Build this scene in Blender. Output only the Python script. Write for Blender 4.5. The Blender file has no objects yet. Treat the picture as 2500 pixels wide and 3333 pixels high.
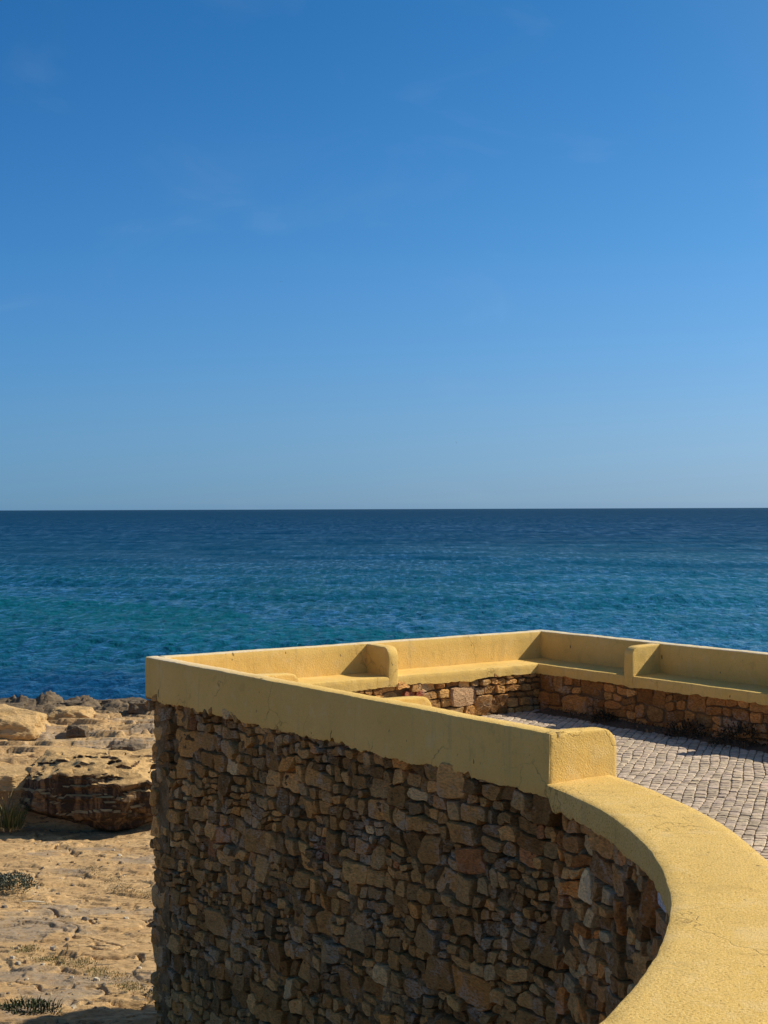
import bpy, math, random
import numpy as np
from mathutils import Vector

R_ = math.radians
SC = bpy.context.scene
COL = SC.collection
rng = random.Random(7)
nrs = np.random.RandomState(11)

# ------------------------------------------------------------------ camera
CAM_Z = 2.38
LENS = 66.6
cam_d = bpy.data.cameras.new('camera')
cam = bpy.data.objects.new('camera', cam_d)
COL.objects.link(cam)
cam_d.sensor_fit = 'HORIZONTAL'
cam_d.sensor_width = 36.0
cam_d.lens = LENS
cam_d.clip_start = 0.1
cam_d.clip_end = 200000
cam.location = (0, 0, CAM_Z)
cam.rotation_mode = 'XYZ'
from mathutils import Matrix
cam.rotation_euler = (Matrix.Rotation(R_(90 - 0.12), 3, 'X') @ Matrix.Rotation(R_(-0.2), 3, 'Z')).to_euler('XYZ')
SC.camera = cam

# ------------------------------------------------------------------ sky, sun, exposure
SUN_EL = R_(38.45)
SUN_AZ = math.atan2(1.0480, 0.2478)           # clockwise from +Y
world = bpy.data.worlds.new('World')
SC.world = world
world.use_nodes = True
wn, wl = world.node_tree.nodes, world.node_tree.links
wn.clear()
wo = wn.new('ShaderNodeOutputWorld')
bg = wn.new('ShaderNodeBackground')
sky = wn.new('ShaderNodeTexSky')
sky.sky_type = 'NISHITA'
sky.sun_disc = False
sky.sun_elevation = SUN_EL
sky.sun_rotation = SUN_AZ
sky.altitude = 0
sky.air_density = 1.0
sky.dust_density = 0.0
sky.ozone_density = 10.0
# the camera's rendering of the clear sky: a smooth colour response with height, deeper blue away from the sun
tc = wn.new('ShaderNodeTexCoord')
sx = wn.new('ShaderNodeSeparateXYZ'); wl.new(tc.outputs['Generated'], sx.inputs[0])
dt = wn.new('ShaderNodeVectorMath'); dt.operation = 'DOT_PRODUCT'
dt.inputs[1].default_value = (math.sin(SUN_AZ) * math.cos(SUN_EL), math.cos(SUN_AZ) * math.cos(SUN_EL), math.sin(SUN_EL))
wl.new(tc.outputs['Generated'], dt.inputs[0])


def wmath(op, a_, b_=0.0, c_=0.0):
    m_ = wn.new('ShaderNodeMath'); m_.operation = op
    for i_, v_ in enumerate((a_, b_, c_)):
        if isinstance(v_, bpy.types.NodeSocket): wl.new(v_, m_.inputs[i_])
        else: m_.inputs[i_].default_value = v_
    return m_.outputs[0]


rz = wn.new('ShaderNodeValToRGB')
rz.color_ramp.interpolation = 'B_SPLINE'
pts = [(.0, (.38, .615, 1.03)), (.012, (.41, .65, 1.03)), (.085, (.56, .74, 1.0)), (.16, (.655, .825, 1.0)), (.26, (.655, .90, 1.05)), (.42, (.62, .98, 1.11)), (.80, (.335, .92, 1.08))]
while len(rz.color_ramp.elements) < len(pts): rz.color_ramp.elements.new(.5)
for e_, (p_, c_) in zip(rz.color_ramp.elements, pts):
    e_.position = p_ 
    e_.color = tuple(q_ / 1.2 for q_ in c_) + (1,)
wl.new(wmath('MULTIPLY', sx.outputs[2], 2.37), rz.inputs[0])
dd_ = wmath('SUBTRACT', wmath('MINIMUM', wmath('MAXIMUM', dt.outputs['Value'], -.35), .6), .18)
# (higher up the sun stands closer; take that part of the change out)
dd_ = wmath('SUBTRACT', dd_, wmath('MULTIPLY', sx.outputs[2], .55))
cx_ = wn.new('ShaderNodeCombineXYZ')
for i_, k_ in enumerate((1.3, .6, .28)):
    wl.new(wmath('EXPONENT', wmath('MULTIPLY', dd_, k_)), cx_.inputs[i_])
g1 = wn.new('ShaderNodeVectorMath'); g1.operation = 'MULTIPLY'
wl.new(rz.outputs[0], g1.inputs[0]); wl.new(cx_.outputs[0], g1.inputs[1])
g2 = wn.new('ShaderNodeVectorMath'); g2.operation = 'MULTIPLY'
wl.new(sky.outputs[0], g2.inputs[0]); wl.new(g1.outputs[0], g2.inputs[1])
up = wn.new('ShaderNodeVectorMath'); up.operation = 'SCALE'; up.inputs['Scale'].default_value = 1.2
wl.new(g2.outputs[0], up.inputs[0])
# overhead and round the sun the sky stays the paler physical one
sky2 = wn.new('ShaderNodeTexSky')
sky2.sky_type = 'NISHITA'; sky2.sun_disc = False
sky2.sun_elevation = SUN_EL; sky2.sun_rotation = SUN_AZ
sky2.air_density = 1.0; sky2.dust_density = .3; sky2.ozone_density = 1.5
def mrange(src, a_, b_):
    m_ = wn.new('ShaderNodeMapRange'); m_.interpolation_type = 'SMOOTHSTEP'
    m_.inputs['From Min'].default_value = a_; m_.inputs['From Max'].default_value = b_
    wl.new(src, m_.inputs['Value'])
    return m_.outputs[0]
mx = wn.new('ShaderNodeMath'); mx.operation = 'MAXIMUM'
wl.new(mrange(dt.outputs['Value'], .45, .95), mx.inputs[0])
wl.new(mrange(sx.outputs[2], .42, .85), mx.inputs[1])
mxc = wn.new('ShaderNodeMix'); mxc.data_type = 'RGBA'
wl.new(mx.outputs[0], mxc.inputs[0]); wl.new(up.outputs[0], mxc.inputs[6]); wl.new(sky2.outputs[0], mxc.inputs[7])
# a few very faint wisps of high cloud
wm = wn.new('ShaderNodeMapping'); wm.inputs['Scale'].default_value = (7, 7, 17); wm.inputs['Rotation'].default_value = (.1, .35, .2)
wl.new(tc.outputs['Generated'], wm.inputs['Vector'])
wz = wn.new('ShaderNodeTexNoise'); wz.inputs['Scale'].default_value = 1.0; wz.inputs['Detail'].default_value = 6; wz.inputs['Distortion'].default_value = .8
wl.new(wm.outputs[0], wz.inputs['Vector'])
wmul = wn.new('ShaderNodeMath'); wmul.operation = 'MULTIPLY'; wmul.inputs[1].default_value = .030
wl.new(mrange(wz.outputs['Fac'], .56, .78), wmul.inputs[0])
cl = wn.new('ShaderNodeMix'); cl.data_type = 'RGBA'
wl.new(wmul.outputs[0], cl.inputs[0]); wl.new(mxc.outputs[2], cl.inputs[6]); cl.inputs[7].default_value = (7.5, 8.0, 8.8, 1)
wl.new(cl.outputs[2], bg.inputs['Color'])
bg.inputs['Strength'].default_value = 0.092
wl.new(bg.outputs[0], wo.inputs[0])

sun_d = bpy.data.lights.new('sun', 'SUN')
sun_d.energy = 5.0
sun_d.angle = R_(0.5)
sun_d.color = (1.0, 0.93, 0.80)
sun = bpy.data.objects.new('sun', sun_d)
COL.objects.link(sun)
sv = Vector((math.sin(SUN_AZ) * math.cos(SUN_EL), math.cos(SUN_AZ) * math.cos(SUN_EL), math.sin(SUN_EL)))
sun.rotation_euler = sv.to_track_quat('Z', 'Y').to_euler()
sun.location = (20, 5, 20)

SC.view_settings.view_transform = 'Standard'
SC.view_settings.look = 'None'
SC.view_settings.exposure = 0.12
SC.view_settings.gamma = 1.0
SC.view_settings.use_curve_mapping = False

# ------------------------------------------------------------------ numeric helpers
_perm = nrs.permutation(256)
_perm = np.concatenate([_perm, _perm, _perm])
_grad = nrs.normal(size=(256, 3))
_grad /= np.linalg.norm(_grad, axis=1)[:, None]


def pn(P):
    """gradient noise, P (n,3) -> about [-1,1]"""
    P = np.asarray(P, float)
    I = np.floor(P).astype(int)
    Fr = P - I
    W = Fr * Fr * Fr * (Fr * (Fr * 6 - 15) + 10)
    I &= 255
    out = 0
    for dx in (0, 1):
        wx = W[:, 0] if dx else 1 - W[:, 0]
        for dy in (0, 1):
            wy = W[:, 1] if dy else 1 - W[:, 1]
            for dz in (0, 1):
                wz = W[:, 2] if dz else 1 - W[:, 2]
                h = _perm[_perm[_perm[(I[:, 0] + dx) & 255] + ((I[:, 1] + dy) & 255)] + ((I[:, 2] + dz) & 255)]
                g = _grad[h]
                d = g[:, 0] * (Fr[:, 0] - dx) + g[:, 1] * (Fr[:, 1] - dy) + g[:, 2] * (Fr[:, 2] - dz)
                out = out + wx * wy * wz * d
    return out * 1.6


def fbm(P, octs=4, lac=2.1, gain=0.5):
    P = np.asarray(P, float)
    a, s, t = 1.0, 0, 0
    for o in range(octs):
        s = s + a * pn(P + 17.3 * o)
        t += a
        a *= gain
        P = P * lac
    return s / t


def n1(x, seed=0.0, f=1.0):
    return float(pn(np.array([[x * f + .37, seed * 7.7 + .21, .53]]))[0])


def smooth(a, b, x):
    t = np.clip((x - a) / (b - a), 0, 1)
    return t * t * (3 - 2 * t)


def vnoise(V, f, amp, seed=0.0):
    V = np.asarray(V, float)
    return np.stack([pn(V * f + seed + 3.1), pn(V * f + seed + 41.7), pn(V * f + seed + 77.9)], 1) * amp


# camera projection, only used to decide which stones show largest
_F = LENS / 36.0 * 768


def proj(P):
    P = np.asarray(P, float)
    y = np.maximum(P[:, 1], 0.05)
    return np.stack([384 + P[:, 0] / y * _F, 509 - (P[:, 2] - CAM_Z) / y * _F], 1)


# ------------------------------------------------------------------ object helpers
def tag(o, label=None, cat=None, group=None, kind=None):
    if label: o['label'] = label
    if cat: o['category'] = cat
    if group: o['group'] = group
    if kind: o['kind'] = kind
    return o


def empty(name, loc):
    o = bpy.data.objects.new(name, None)
    o.location = loc
    o.empty_display_size = .2
    COL.objects.link(o)
    return o


def mesh_from(name, V, Fs, mat, tint=None, smooth_angle=None):
    me = bpy.data.meshes.new(name)
    me.from_pydata([tuple(v) for v in V], [], [tuple(f) for f in Fs])
    me.materials.append(mat)
    if tint is not None:
        a = me.attributes.new('tint', 'FLOAT_COLOR', 'POINT')
        t = np.asarray(tint, float)
        if t.ndim == 1:
            t = np.tile(t, (len(V), 1))
        if t.shape[1] == 3:
            t = np.concatenate([t, np.ones((len(t), 1))], 1)
        a.data.foreach_set('color', t.astype(np.float32).ravel())
    if smooth_angle is not None:
        me.polygons.foreach_set('use_smooth', [True] * len(me.polygons))
        if smooth_angle < 179:
            me.set_sharp_from_angle(angle=R_(smooth_angle))
    me.update()
    return me


def mk(name, V, Fs, mat, parent=None, tint=None, smooth_angle=None, origin=None):
    V = np.asarray(V, float)
    base = np.array(parent.location if parent else (0, 0, 0), float)
    if origin is None:
        o_ = base if parent else np.zeros(3)
    else:
        o_ = np.asarray(origin, float)
    me = mesh_from(name, V - o_, Fs, mat, tint, smooth_angle)
    o = bpy.data.objects.new(name, me)
    COL.objects.link(o)
    if parent:
        o.parent = parent
        o.location = o_ - base
    else:
        o.location = o_
    return o


# ------------------------------------------------------------------ materials
def new_mat(name):
    m = bpy.data.materials.new(name)
    m.use_nodes = True
    n, l = m.node_tree.nodes, m.node_tree.links
    n.clear()
    out = n.new('ShaderNodeOutputMaterial')
    p = n.new('ShaderNodeBsdfPrincipled')
    l.new(p.outputs[0], out.inputs[0])
    return m, n, l, p


def N(n, t, **kw):
    x = n.new('ShaderNode' + t)
    for k, v in kw.items():
        if hasattr(x, k) and k not in x.inputs:
            setattr(x, k, v)
        else:
            x.inputs[k].default_value = v
    return x


def noise(n, l, vec, scale, detail=4, rough=.55, dist=0.0):
    x = n.new('ShaderNodeTexNoise')
    x.inputs['Scale'].default_value = scale
    x.inputs['Detail'].default_value = detail
    x.inputs['Roughness'].default_value = rough
    x.inputs['Distortion'].default_value = dist
    l.new(vec, x.inputs['Vector'])
    return x.outputs['Fac']


def ramp(n, l, fac, stops, interp='LINEAR'):
    r = n.new('ShaderNodeValToRGB')
    r.color_ramp.interpolation = interp
    els = r.color_ramp.elements
    while len(els) < len(stops):
        els.new(.5)
    for e, (p, c) in zip(els, stops):
        e.position = p
        if not hasattr(c, '__len__'):
            c = (c, c, c)
        e.color = (*c, 1)
    l.new(fac, r.inputs[0])
    return r.outputs[0]


def mix(n, l, fac, a, b, mode='MIX'):
    x = n.new('ShaderNodeMix')
    x.data_type = 'RGBA'
    x.blend_type = mode
    for sock, v in ((x.inputs[0], fac), (x.inputs[6], a), (x.inputs[7], b)):
        if isinstance(v, bpy.types.NodeSocket):
            l.new(v, sock)
        elif hasattr(v, '__len__'):
            sock.default_value = (*v, 1)
        else:
            sock.default_value = v
    return x.outputs[2]


def math_(n, l, op, a, b=0.0, c=None):
    x = n.new('ShaderNodeMath')
    x.operation = op
    for i, v in enumerate((a, b, c)):
        if v is None: continue
        if isinstance(v, bpy.types.NodeSocket):
            l.new(v, x.inputs[i])
        else:
            x.inputs[i].default_value = v
    return x.outputs[0]


def bump(n, l, h, strength, dist, prev=None):
    b = n.new('ShaderNodeBump')
    b.inputs['Strength'].default_value = strength
    b.inputs['Distance'].default_value = dist
    l.new(h, b.inputs['Height'])
    if prev is not None:
        l.new(prev, b.inputs['Normal'])
    return b.outputs[0]


def geo_pos(n):
    return n.new('ShaderNodeNewGeometry').outputs['Position']


def mapping(n, l, vec, scale, rot=(0, 0, 0), loc=(0, 0, 0)):
    m = n.new('ShaderNodeMapping')
    m.inputs['Scale'].default_value = scale
    m.inputs['Rotation'].default_value = rot
    m.inputs['Location'].default_value = loc
    l.new(vec, m.inputs['Vector'])
    return m.outputs[0]


def mat_plaster(name='yellow_plaster', k=1.0, grain_k=1.0):
    m, n, l, p = new_mat(name)
    pos = geo_pos(n)
    big = noise(n, l, pos, 1.6, 4, .6)
    med = noise(n, l, pos, 9, 5, .6)
    fine = noise(n, l, pos, 75 if grain_k < 1 else 82, 3, .65)
    grain = noise(n, l, pos, 190 if grain_k < 1 else 300, 2, .5)
    c = mix(n, l, ramp(n, l, big, [(.3, 0), (.7, 1)]), tuple(q * k for q in (.66, .425, .110)), tuple(q * k for q in (.73, .485, .145)))
    c = mix(n, l, math_(n, l, 'MULTIPLY', ramp(n, l, med, [(.52, 0), (.75, 1)]), .35), c, (.62, .43, .17))
    # bleached, worn tops of the seaward parapets
    sp3 = n.new('ShaderNodeSeparateXYZ'); l.new(pos, sp3.inputs[0])
    tp = math_(n, l, 'MULTIPLY', ramp(n, l, sp3.outputs[2], [(.868, 0), (.876, 1)]), math_(n, l, 'MULTIPLY', ramp(n, l, math_(n, l, 'MULTIPLY', sp3.outputs[1], .05), [(.60, 0), (.72, .85)]), ramp(n, l, med, [(.3, .5), (.55, 1)])))
    c = mix(n, l, tp, c, (.74, .64, .45))
    # worn grains
    c = mix(n, l, math_(n, l, 'MULTIPLY', ramp(n, l, fine, [(.34, 1), (.46, 0)]), .50 * grain_k), c, (.37, .225, .06))
    c = mix(n, l, math_(n, l, 'MULTIPLY', ramp(n, l, fine, [(.54, 0), (.68, 1)]), .36 * grain_k), c, (.80, .60, .26))
    # rain streaks and grime, blotchy wear
    stk = noise(n, l, mapping(n, l, pos, (1, 1, .10)), 11, 4, .65)
    c = mix(n, l, math_(n, l, 'MULTIPLY', ramp(n, l, stk, [(.56, 0), (.74, 1)]), ramp(n, l, big, [(.40, .05), (.6, .42)])), c, (.33, .25, .12))
    blo = noise(n, l, pos, 4.2, 5, .7, .5)
    c = mix(n, l, math_(n, l, 'MULTIPLY', ramp(n, l, blo, [(.55, 0), (.66, 1)]), .30), c, (.78, .58, .28))
    c = mix(n, l, math_(n, l, 'MULTIPLY', ramp(n, l, blo, [(.34, 1), (.43, 0)]), .28), c, (.42, .27, .08))
    # a few small dirt specks
    sp = noise(n, l, mapping(n, l, pos, (1, 1, .45)), 17, 2, .4)
    c = mix(n, l, math_(n, l, 'MULTIPLY', ramp(n, l, sp, [(.735, 0), (.76, 1)]), .8), c, (.09, .06, .03))
    # hairline cracks
    wv = n.new('ShaderNodeTexVoronoi')
    wv.feature = 'DISTANCE_TO_EDGE'
    wv.inputs['Scale'].default_value = 1.5
    dm = n.new('ShaderNodeVectorMath'); dm.operation = 'ADD'
    nz = n.new('ShaderNodeTexNoise'); nz.inputs['Scale'].default_value = 3.5; nz.inputs['Detail'].default_value = 5
    l.new(pos, nz.inputs['Vector'])
    sc = n.new('ShaderNodeVectorMath'); sc.operation = 'SCALE'; sc.inputs['Scale'].default_value = .5
    l.new(nz.outputs['Color'], sc.inputs[0])
    l.new(pos, dm.inputs[0]); l.new(sc.outputs[0], dm.inputs[1])
    l.new(dm.outputs[0], wv.inputs['Vector'])
    crack = ramp(n, l, wv.outputs['Distance'], [(.0, 1), (.010, 0)])
    gate = ramp(n, l, noise(n, l, pos, 1.1, 2, .5), [(.50, 0), (.58, 1)])
    crk = math_(n, l, 'MULTIPLY', crack, gate)
    c = mix(n, l, math_(n, l, 'MULTIPLY', crk, .6), c, (.2, .12, .04))
    l.new(c, p.inputs['Base Color'])
    p.inputs['Roughness'].default_value = .9
    p.inputs['Specular IOR Level'].default_value = .2
    h = math_(n, l, 'ADD', math_(n, l, 'MULTIPLY', fine, .8), math_(n, l, 'MULTIPLY', grain, .35))
    b1 = bump(n, l, med, .35, .014)
    b2 = bump(n, l, h, .8, .0085, b1)
    b3 = bump(n, l, math_(n, l, 'SUBTRACT', 1, crk), .6, .004, b2)
    l.new(b3, p.inputs['Normal'])
    return m


def mat_stone():
    m, n, l, p = new_mat('rubble_stone')
    pos = geo_pos(n)
    at = n.new('ShaderNodeAttribute'); at.attribute_name = 'tint'
    a = noise(n, l, pos, 11, 5, .65)
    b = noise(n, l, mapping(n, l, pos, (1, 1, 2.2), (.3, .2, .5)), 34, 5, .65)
    f = noise(n, l, pos, 120, 3, .6)
    c = mix(n, l, ramp(n, l, a, [(.3, 0), (.7, 1)]), at.outputs['Color'], (1.35, 1.3, 1.25), 'MULTIPLY')
    c = mix(n, l, 1.0, c, ramp(n, l, b, [(.25, .42), (.5, .95), (.75, 1.4)]), 'MULTIPLY')  # stone layering, with crevice shade put into the colour
    # pale lime smears
    lm = math_(n, l, 'MULTIPLY', ramp(n, l, noise(n, l, pos, 3.1, 4, .7), [(.52, 0), (.64, 1)]), ramp(n, l, b, [(.42, 0), (.56, .75)]))
    c = mix(n, l, lm, c, (.46, .39, .28))
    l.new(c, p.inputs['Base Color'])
    p.inputs['Roughness'].default_value = .92
    p.inputs['Specular IOR Level'].default_value = .2
    b1 = bump(n, l, b, .8, .03)
    b2 = bump(n, l, f, .6, .006, b1)
    l.new(b2, p.inputs['Normal'])
    return m


def mat_mortar(name, c1, c2):
    m, n, l, p = new_mat(name)
    pos = geo_pos(n)
    a = noise(n, l, pos, 5, 5, .65)
    b = noise(n, l, pos, 45, 5, .7)
    c = mix(n, l, ramp(n, l, a, [(.35, 0), (.65, 1)]), c1, c2)
    c = mix(n, l, 1.0, c, ramp(n, l, b, [(.3, .5), (.6, 1.1)]), 'MULTIPLY')
    l.new(c, p.inputs['Base Color'])
    p.inputs['Roughness'].default_value = .95
    p.inputs['Specular IOR Level'].default_value = .15
    l.new(bump(n, l, b, .9, .03), p.inputs['Normal'])
    return m


def mat_cobble():
    m, n, l, p = new_mat('cobble_limestone')
    pos = geo_pos(n)
    at = n.new('ShaderNodeAttribute'); at.attribute_name = 'tint'
    a = noise(n, l, pos, 25, 5, .65)
    big = noise(n, l, pos, 1.3, 3, .6)
    c = mix(n, l, 1.0, at.outputs['Color'], ramp(n, l, a, [(.3, .55), (.6, 1.1)]), 'MULTIPLY')
    c = mix(n, l, 1.0, c, ramp(n, l, big, [(.3, (.82, .8, .77)), (.65, (1.05, 1.03, 1.0))]), 'MULTIPLY')
    l.new(c, p.inputs['Base Color'])
    p.inputs['Roughness'].default_value = .75
    p.inputs['Specular IOR Level'].default_value = .3
    l.new(bump(n, l, a, .5, .012), p.inputs['Normal'])
    return m


def mat_shelf():
    m, n, l, p = new_mat('sandstone_shelf')
    pos = geo_pos(n)
    flat = mapping(n, l, pos, (.55, 1, 1.6))
    big = noise(n, l, flat, .55, 5, .6, .4)
    med = noise(n, l, flat, 2.4, 6, .65, .5)
    fine = noise(n, l, mapping(n, l, pos, (.6, 1.2, 2)), 14, 6, .7)
    gr = noise(n, l, pos, 60, 4, .65)
    c = ramp(n, l, med, [(.28, (.39, .235, .105)), (.45, (.52, .33, .15)), (.58, (.565, .37, .175)), (.75, (.585, .41, .215))])
    # grey weathered lichen film
    g = math_(n, l, 'MULTIPLY', ramp(n, l, big, [(.54, 0), (.59, 1)]), ramp(n, l, fine, [(.35, .25), (.6, .9)]))
    c = mix(n, l, g, c, (.30, .24, .175))
    sp = noise(n, l, flat, 6.5, 4, .7)
    c = mix(n, l, math_(n, l, 'MULTIPLY', ramp(n, l, sp, [(.60, 0), (.64, 1)]), .8), c, (.12, .10, .075))
    crk = ramp(n, l, noise(n, l, mapping(n, l, pos, (.45, 1.3, 1)), 2.2, 4, .6, .8), [(.485, 0), (.498, 1), (.502, 1), (.515, 0)])
    c = mix(n, l, math_(n, l, 'MULTIPLY', crk, ramp(n, l, big, [(.4, .85), (.6, .2)])), c, (.16, .10, .05))
    c = mix(n, l, 1.0, c, ramp(n, l, fine, [(.28, .5), (.47, .95), (.7, 1.08)]), 'MULTIPLY')
    # dark crust by the water (attribute painted from distance to the edge)
    at = n.new('ShaderNodeAttribute'); at.attribute_name = 'tint'
    sep = n.new('ShaderNodeSeparateColor'); l.new(at.outputs['Color'], sep.inputs[0])
    c = mix(n, l, math_(n, l, 'MULTIPLY', sep.outputs[0], ramp(n, l, fine, [(.35, .6), (.6, 1)])), c, (.125, .098, .068))
    l.new(c, p.inputs['Base Color'])
    p.inputs['Roughness'].default_value = .93
    p.inputs['Specular IOR Level'].default_value = .15
    b1 = bump(n, l, fine, .8, .035)
    b2 = bump(n, l, gr, .6, .010, b1)
    l.new(b2, p.inputs['Normal'])
    return m


def mat_rock(name, c1, c2, streak):
    m, n, l, p = new_mat(name)
    pos = geo_pos(n)
    a = noise(n, l, mapping(n, l, pos, (.7, .7, 1.8)), 2.6, 6, .65, .4)
    f = noise(n, l, mapping(n, l, pos, (.6, .8, 1.8)), 13, 6, .7)
    c = mix(n, l, ramp(n, l, a, [(.3, 0), (.7, 1)]), c1, c2)
    if streak:
        side = c
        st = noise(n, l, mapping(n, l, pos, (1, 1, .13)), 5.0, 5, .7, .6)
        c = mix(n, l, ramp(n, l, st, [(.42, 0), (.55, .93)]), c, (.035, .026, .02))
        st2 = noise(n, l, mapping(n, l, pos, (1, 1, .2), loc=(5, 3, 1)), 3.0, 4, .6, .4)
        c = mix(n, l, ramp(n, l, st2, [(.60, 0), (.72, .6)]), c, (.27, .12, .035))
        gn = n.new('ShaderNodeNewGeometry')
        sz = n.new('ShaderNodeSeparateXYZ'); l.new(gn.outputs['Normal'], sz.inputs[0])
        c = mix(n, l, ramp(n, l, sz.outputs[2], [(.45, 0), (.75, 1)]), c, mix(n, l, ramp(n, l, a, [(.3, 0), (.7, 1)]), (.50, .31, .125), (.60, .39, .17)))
    c = mix(n, l, 1.0, c, ramp(n, l, f, [(.28, .6), (.5, 1.0), (.7, 1.12)]), 'MULTIPLY')
    l.new(c, p.inputs['Base Color'])
    p.inputs['Roughness'].default_value = .93
    p.inputs['Specular IOR Level'].default_value = .15
    l.new(bump(n, l, f, .8, .07), p.inputs['Normal'])
    return m


def mat_flat(name, col, rough=.8, var=.25, scale=30, sub=False):
    m, n, l, p = new_mat(name)
    pos = geo_pos(n)
    a = noise(n, l, pos, scale, 3, .6)
    c = mix(n, l, 1.0, col, ramp(n, l, a, [(.3, 1 - var), (.7, 1 + var)]), 'MULTIPLY')
    l.new(c, p.inputs['Base Color'])
    p.inputs['Roughness'].default_value = rough
    p.inputs['Specular IOR Level'].default_value = .2
    return m


def mat_tint(name):
    m, n, l, p = new_mat(name)
    at = n.new('ShaderNodeAttribute'); at.attribute_name = 'tint'
    l.new(at.outputs['Color'], p.inputs['Base Color'])
    p.inputs['Roughness'].default_value = .8
    p.inputs['Specular IOR Level'].default_value = .2
    return m


def mat_sea():
    m, n, l, p = new_mat('sea_water')
    pos = geo_pos(n)
    sep = n.new('ShaderNodeSeparateXYZ'); l.new(pos, sep.inputs[0])
    # water colour by depth: shallow teal sand patches, reef near the shore, deep blue beyond
    wob = noise(n, l, mapping(n, l, pos, (.012, .03, 1)), 1.0, 4, .6)
    yy = math_(n, l, 'ADD', math_(n, l, 'LOGARITHM', math_(n, l, 'MAXIMUM', sep.outputs[1], 20), 10),
               math_(n, l, 'MULTIPLY', math_(n, l, 'SUBTRACT', wob, .5), .55))
    fac = n.new('ShaderNodeMapRange')
    fac.inputs['From Min'].default_value = 1.6
    fac.inputs['From Max'].default_value = 3.4
    l.new(yy, fac.inputs['Value'])
    c = ramp(n, l, fac.outputs[0], [(.0, (.003, .048, .115)), (.09, (.002, .046, .105)), (.15, (.001, .062, .088)), (.27, (.001, .062, .092)),
                                    (.38, (.0008, .046, .094)), (.6, (.0006, .034, .088)), (1, (.001, .030, .075))])
    sand = ramp(n, l, noise(n, l, mapping(n, l, pos, (.03, .05, 1), loc=(3, 1, 0)), 1.0, 3, .5), [(.5, 0), (.62, 1)])
    near = ramp(n, l, fac.outputs[0], [(.05, 0), (.12, 1), (.25, 1), (.4, 0)])
    c = mix(n, l, math_(n, l, 'MULTIPLY', math_(n, l, 'MULTIPLY', sand, near), .4), c, (.001, .075, .095))
    w1 = noise(n, l, mapping(n, l, pos, (.7, .5, 1), (0, 0, .12)), 1.0, 3, .6, .5)
    w2 = noise(n, l, mapping(n, l, pos, (3.2, 2.0, 1), (0, 0, -.15)), 1.0, 4, .65, .5)
    w3 = noise(n, l, mapping(n, l, pos, (.06, .035, 1), (0, 0, .1)), 1.0, 5, .7, .3)
    b1 = bump(n, l, w1, 1.0, .40)
    b2 = bump(n, l, w2, 1.0, .17, b1)
    # water body plus the sky's reflection, which a wind-roughened sea gives back only in part
    n.remove(p)
    dif = n.new('ShaderNodeBsdfDiffuse'); l.new(c, dif.inputs['Color']); l.new(b2, dif.inputs['Normal'])
    glo = n.new('ShaderNodeBsdfGlossy'); glo.inputs['Roughness'].default_value = .06
    l.new(b2, glo.inputs['Normal'])
    lw = n.new('ShaderNodeLayerWeight'); lw.inputs['Blend'].default_value = .5
    l.new(b2, lw.inputs['Normal'])
    f5 = math_(n, l, 'POWER', lw.outputs['Facing'], 5.0)
    kk = ramp(n, l, fac.outputs[0], [(.0, 1.25), (.15, 1.1), (.32, .75), (.50, .36), (.75, .20), (1, .17)])
    slick = ramp(n, l, w3, [(.40, .65), (.62, 1.3)])
    # a breeze-roughened streak curving in towards the rocks, calm turquoise water on its near side
    st = math_(n, l, 'SUBTRACT', sep.outputs[1], math_(n, l, 'SUBTRACT', 82.0, math_(n, l, 'MULTIPLY', 1.3, sep.outputs[0])))
    st = math_(n, l, 'ADD', st, math_(n, l, 'MULTIPLY', math_(n, l, 'SUBTRACT', w3, .5), 40.0))
    band = n.new('ShaderNodeMapRange'); band.inputs['From Min'].default_value = -60; band.inputs['From Max'].default_value = 60
    l.new(st, band.inputs['Value'])
    slick = math_(n, l, 'MULTIPLY', slick, ramp(n, l, band.outputs[0], [(.30, 1.0), (.42, .62), (.49, .62), (.515, 1.5), (.60, 1.3), (.72, 1.0)]))
    # wind chop seen as fine flecks further out
    w4 = noise(n, l, mapping(n, l, pos, (1.5, .22, 1), (0, 0, .05)), 1.0, 3, .6, .3)
    w5 = noise(n, l, mapping(n, l, pos, (.45, .06, 1), (0, 0, .05)), 1.0, 3, .6, .3)
    chop = mix(n, l, ramp(n, l, fac.outputs[0], [(.35, 0), (.6, 1)]), w4, w5)
    chop = ramp(n, l, chop, [(.36, .35), (.52, .85), (.66, 2.0)])
    slick = math_(n, l, 'MULTIPLY', slick, mix(n, l, ramp(n, l, fac.outputs[0], [(.08, 0), (.2, .85)]), (1, 1, 1), chop))
    turq = ramp(n, l, band.outputs[0], [(.30, 0), (.38, .8), (.50, .8), (.53, 0)])
    c2 = mix(n, l, math_(n, l, 'MULTIPLY', turq, .7), c, (.001, .088, .112))
    # brighter sky reflection towards the right, painted into the water's body colour
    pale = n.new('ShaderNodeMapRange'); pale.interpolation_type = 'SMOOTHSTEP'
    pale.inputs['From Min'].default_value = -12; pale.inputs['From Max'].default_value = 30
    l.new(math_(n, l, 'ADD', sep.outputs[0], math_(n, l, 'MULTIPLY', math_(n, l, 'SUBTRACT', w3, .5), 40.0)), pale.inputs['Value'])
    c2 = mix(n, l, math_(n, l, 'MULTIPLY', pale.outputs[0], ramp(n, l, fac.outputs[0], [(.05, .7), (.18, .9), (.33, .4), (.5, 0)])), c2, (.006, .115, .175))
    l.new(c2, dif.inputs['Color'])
    fr = math_(n, l, 'MINIMUM', math_(n, l, 'ADD', .02, math_(n, l, 'MULTIPLY', math_(n, l, 'MULTIPLY', f5, kk), slick)), .9)
    ms = n.new('ShaderNodeMixShader')
    l.new(fr, ms.inputs[0]); l.new(dif.outputs[0], ms.inputs[1]); l.new(glo.outputs[0], ms.inputs[2])
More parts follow.
